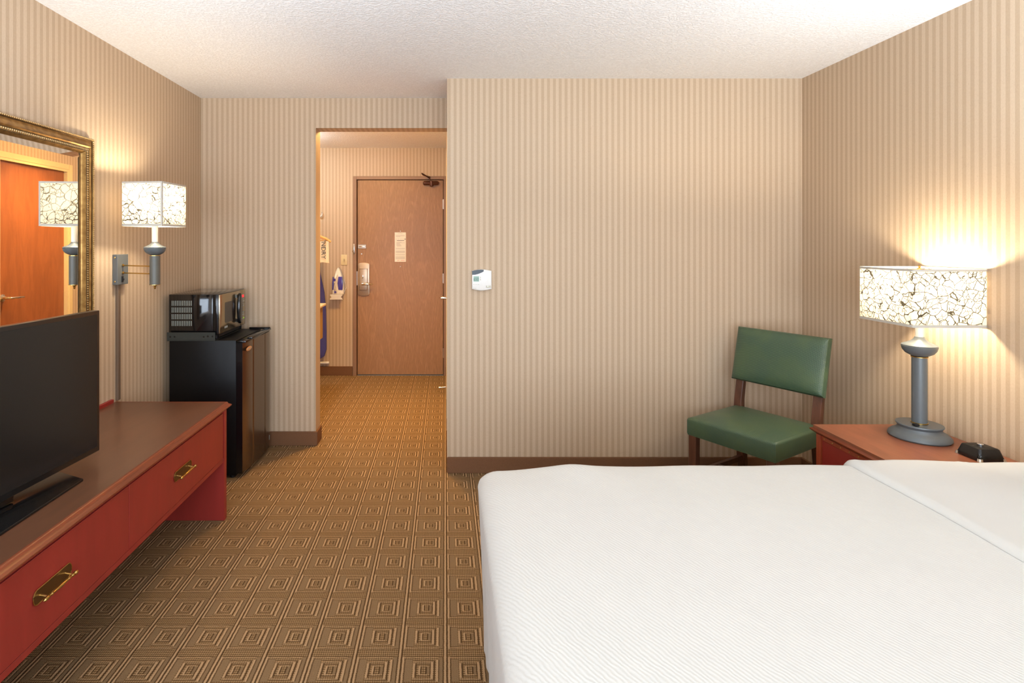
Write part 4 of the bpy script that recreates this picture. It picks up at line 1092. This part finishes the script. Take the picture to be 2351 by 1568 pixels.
# ------------------------------------------------------------------ charging cube
cg = thing('power_cube', 'black tapered charging hub with a round button near the nightstand edge', 'charger', (2.045, 2.10, ZN), 0)
def loft(bm, rings_):
    vs = [[bm.verts.new(p) for p in r] for r in rings_]
    for a, c in zip(vs, vs[1:]):
        n_ = len(a)
        for i in range(n_): bm.faces.new((a[i], a[(i + 1) % n_], c[(i + 1) % n_], c[i]))
    bm.faces.new(list(reversed(vs[0]))); bm.faces.new(vs[-1]); return bm
def rr(h, r, z, cx, cy, hy=None):
    out = []; hy = hy or h
    for sx, sy, a0 in ((1, 1, 0), (-1, 1, 90), (-1, -1, 180), (1, -1, 270)):
        for q in range(5):
            a = R(a0 + 22.5 * q); out.append((cx + sx * (h - r) + r * math.cos(a), cy + sy * (hy - r) + r * math.sin(a), z))
    return out
gx, gy = 2.046, 2.098
obj('body', loft(nb(), [rr(0.050, 0.012, ZN + 0.002, gx, gy), rr(0.0505, 0.012, ZN + 0.006, gx, gy), rr(0.040, 0.010, ZN + 0.041, gx, gy), rr(0.038, 0.009, ZN + 0.043, gx, gy)]), M['black_gloss'], cg)
b = nb(); loft(b, [rr(0.037, 0.009, ZN + 0.0430, gx, gy), rr(0.036, 0.009, ZN + 0.0438, gx, gy)]); obj('top_plate', b, M['black_satin'], cg)
b = nb(); lathe(b, [(0.010, ZN + 0.043), (0.0105, ZN + 0.051), (0.0095, ZN + 0.0525), (0, ZN + 0.053)], gx, gy, 24); obj('button', b, M['chrome'], cg)
for sx, sy in ((-1, -1), (1, -1), (-1, 1), (1, 1)):
    b = nb(); cx_, cy_ = gx + sx * 0.0445, gy + sy * 0.0445
    loft(b, [rr(0.0075, 0.004, ZN + 0.001, cx_, cy_), rr(0.0068, 0.004, ZN + 0.011, cx_ - sx * 0.002, cy_ - sy * 0.002)]); obj('corner_foot', b, M['chrome'], cg)
b = nb()
for dx_, dy_ in ((-0.022, 0.006), (0.022, -0.008), (0.0, 0.024), (0.018, 0.020)): box(b, gx + dx_ - 0.003, gx + dx_ + 0.003, gy + dy_ - 0.001, gy + dy_ + 0.001, ZN + 0.0436, ZN + 0.0441)
obj('socket_marks', b, M['outlet'], cg)

# ------------------------------------------------------------------ bed
BX0, BX1, BY0, BY1, BZ = 0.130, 2.135, -0.08, 1.868, 0.640
bed = thing('bed', 'wide bed made up with a white ribbed coverlet', 'bed', ((BX0 + BX1) / 2, (BY0 + BY1) / 2, 0))
obj('mattress', box(nb(), BX0 + 0.05, BX1 - 0.01, BY0 + 0.06, BY1 - 0.06, 0.33, BZ - 0.03, 0.03, 3), M['sheet'], bed)
obj('box_spring', box(nb(), BX0 + 0.07, BX1 - 0.01, BY0 + 0.07, BY1 - 0.07, 0.0, 0.33, 0.01, 2), M['carpet_base'], bed)
cxb, cyb, hxb, hyb = (BX0 + BX1) / 2, (BY0 + BY1) / 2, (BX1 - BX0) / 2, (BY1 - BY0) / 2
def sst(a, b_, x):
    t_ = max(0, min(1, (x - a) / (b_ - a))); return t_ * t_ * (3 - 2 * t_)
def topz(x, y):
    z = BZ
    fa = math.exp(-((y - BY1 + 0.03) / 0.10) ** 2)
    z += fa * (0.0065 * math.exp(-((x - 0.425) / 0.060) ** 2) + 0.0015 * math.sin(x * 17))
    z -= fa * 0.006 * sst(0.36, 0.18, x)
    z += 0.004 * math.sin(x * 2.3 + 1) * math.sin(y * 2.1)
    z -= 0.010 * sst(0.40, 0.13, x)                # falls away softly towards the foot
    z -= 0.006 * sst(0.30, 0.0, BY1 - y) * 0
    return z
def outline(s, rc=0.050):
    """rounded rectangle, s in 0..1; returns x, y, nx, ny"""
    w2, h2 = hxb - rc, hyb - rc
    segs = [(2 * h2, 'R'), (PI / 2 * rc, 0), (2 * w2, 'T'), (PI / 2 * rc, 90), (2 * h2, 'L'), (PI / 2 * rc, 180), (2 * w2, 'B'), (PI / 2 * rc, 270)]
    tot = sum(q[0] for q in segs); d = s * tot
    for ln, k in segs:
        if d <= ln or k == 270:
            if k == 'R': return hxb, -h2 + d, 1, 0
            if k == 'T': return w2 - d, hyb, 0, 1
            if k == 'L': return -hxb, h2 - d, -1, 0
            if k == 'B': return -w2 + d, -hyb, 0, -1
            a = R(k) + d / rc; ccx = w2 if k in (0, 270) else -w2; ccy = h2 if k in (0, 90) else -h2
            return ccx + rc * math.cos(a), ccy + rc * math.sin(a), math.cos(a), math.sin(a)
        d -= ln
NS = 420
levels = []
for q in (1.0, 0.9, 0.75, 0.6, 0.45, 0.35, 0.25, 0.18, 0.13, 0.10): levels.append(('top', q * 0.95))
for a in range(0, 91, 10): levels.append(('round', R(a)))
for q in (0.05, 0.12, 0.2, 0.3, 0.4, 0.5, 0.6, 0.7, 0.8, 0.9, 1.0): levels.append(('side', q))
b = nb(); rings = []; ER = 0.046; HEM = 0.035
for kind, q in levels:
    ring = []
    for i in range(NS):
        s = i / NS; x, y, nx, ny = outline(s)
        if kind == 'top':
            X = cxb + x * (hxb - q) / hxb; Y = cyb + y * max(hyb - q, 0.012) / hyb; Z = topz(X, Y)
        elif kind == 'round':
            ins = ER * (1 - math.sin(q)); X = cxb + x - nx * ins; Y = cyb + y - ny * ins
            bul = (0.022 if nx < 0.2 else 0.010) * math.sin(q) ** 2
            X += nx * bul; Y += ny * bul; Z = topz(X, Y) - ER * (1 - math.cos(q))
        else:
            z0_ = BZ - ER - 0.008; Z = z0_ + (HEM - z0_) * q
            corner = 1.0 if (nx != 0 and ny != 0) else 0.0
            wv = 0.006 * q * math.sin(s * 2 * PI * 34 + 1.3 * math.sin(s * 40)) + 0.004 * q * math.sin(s * 2 * PI * 77)
            fl = (0.022 if nx < 0.2 else 0.010) * (1 - q) ** 1.5 - 0.004 * q
            if nx > 0.5: wv = 0; fl = 0
            X = cxb + x + nx * (fl + wv); Y = cyb + y + ny * (fl + wv)
        if X > BX1: X = BX1
        ring.append(b.verts.new((X, Y, Z)))
    rings.append(ring)
for r0, r1 in zip(rings, rings[1:]):
    for i in range(NS): b.faces.new((r0[i], r0[(i + 1) % NS], r1[(i + 1) % NS], r1[i]))
b.faces.new(rings[0])
cv = obj('coverlet', b, M['coverlet'], bed, angle=80)
cv['label'] = 'white ribbed coverlet'
# turned-down top sheet: band from x=1.353 to 1.74 lying on the coverlet, smooth sheet beyond it
def sheet_layer(x0, x1, lift, thick, name, roundness=0.012, hang=0.16, mat=None):
    b = nb(); nx_, ny_ = 30, 60; up, lo = [], []
    ys = [BY0 - 0.012] + [BY0 - 0.012 + (BY1 - BY0 + 0.024) * j / ny_ for j in range(1, ny_)] + [BY1 + 0.012]
    path = []                                        # (y, z offset) across the bed, hanging down both sides
    r_ = ER + lift
    path.append((BY1 + 0.012 + lift, -hang)); path.append((BY1 + 0.012 + lift, -ER))
    for a in range(80, -1, -10):
        path.append((BY1 + 0.012 + lift - r_ + r_ * math.sin(R(a)), -r_ + r_ * math.cos(R(a)) + lift * 1.0))
    y_a, y_b = path[-1][0], BY0 - 0.012 - lift + r_
    for j in range(1, 40): path.append((y_a + (y_b - y_a) * j / 40, lift))
    for a in range(0, 81, 10):
        path.append((BY0 - 0.012 - lift + r_ - r_ * math.sin(R(a)), -r_ + r_ * math.cos(R(a)) + lift * 1.0))
    path.append((BY0 - 0.012 - lift, -ER)); path.append((BY0 - 0.012 - lift, -hang))
    cols = []
    xs = [0.0, 0.0015, 0.005, 0.010, 0.018, 0.03, 0.06, 0.10, 0.16, 0.24, 0.32, 0.40, 0.55, 0.70]
    for i, dx in enumerate(xs):
        if x0 + dx > x1: dx = x1 - x0
        f = min(1.0, math.sqrt(min(1.0, dx / 0.016)) )
        col = []
        for k, (y, dz) in enumerate(path):
            wob = 0.004 * math.sin(y * 5.0) + 0.0025 * math.sin(y * 13 + 1)
            y_ = y - (1 - f) * 0.016 * (1 if y > cyb else -1) if (y > BY1 - 0.05 or y < BY0 + 0.05) else y
            X = min(x0 + dx + wob * (1 - dx / (x1 - x0)), BX1)
            zb_ = topz(X, max(BY0, min(BY1, y)))
            ful = 0.006 * math.exp(-((dx - 0.03) / 0.03) ** 2) + 0.003 * math.sin(y * 7 + dx * 9) * min(1, dx * 8) * (0.5 if lift < 0.01 else 1)
            Z = zb_ + dz - (1 - f) * thick + (ful if dz > -0.02 else 0)
            col.append(b.verts.new((X, y_, Z)))
        cols.append(col)
    for c0, c1 in zip(cols, cols[1:]):
        for k in range(len(path) - 1): b.faces.new((c0[k], c0[k + 1], c1[k + 1], c1[k]))
    o = obj(name, b, mat or M['sheet'], bed, angle=70)
    return o
s1 = sheet_layer(1.353, 1.76, 0.010, 0.0115, 'turned_down_sheet'); s1['label'] = 'smooth white turned down sheet'
s2 = sheet_layer(1.70, 2.134, 0.004, 0.004, 'fitted_sheet'); s2['label'] = 'smooth white sheet at the head of the bed'
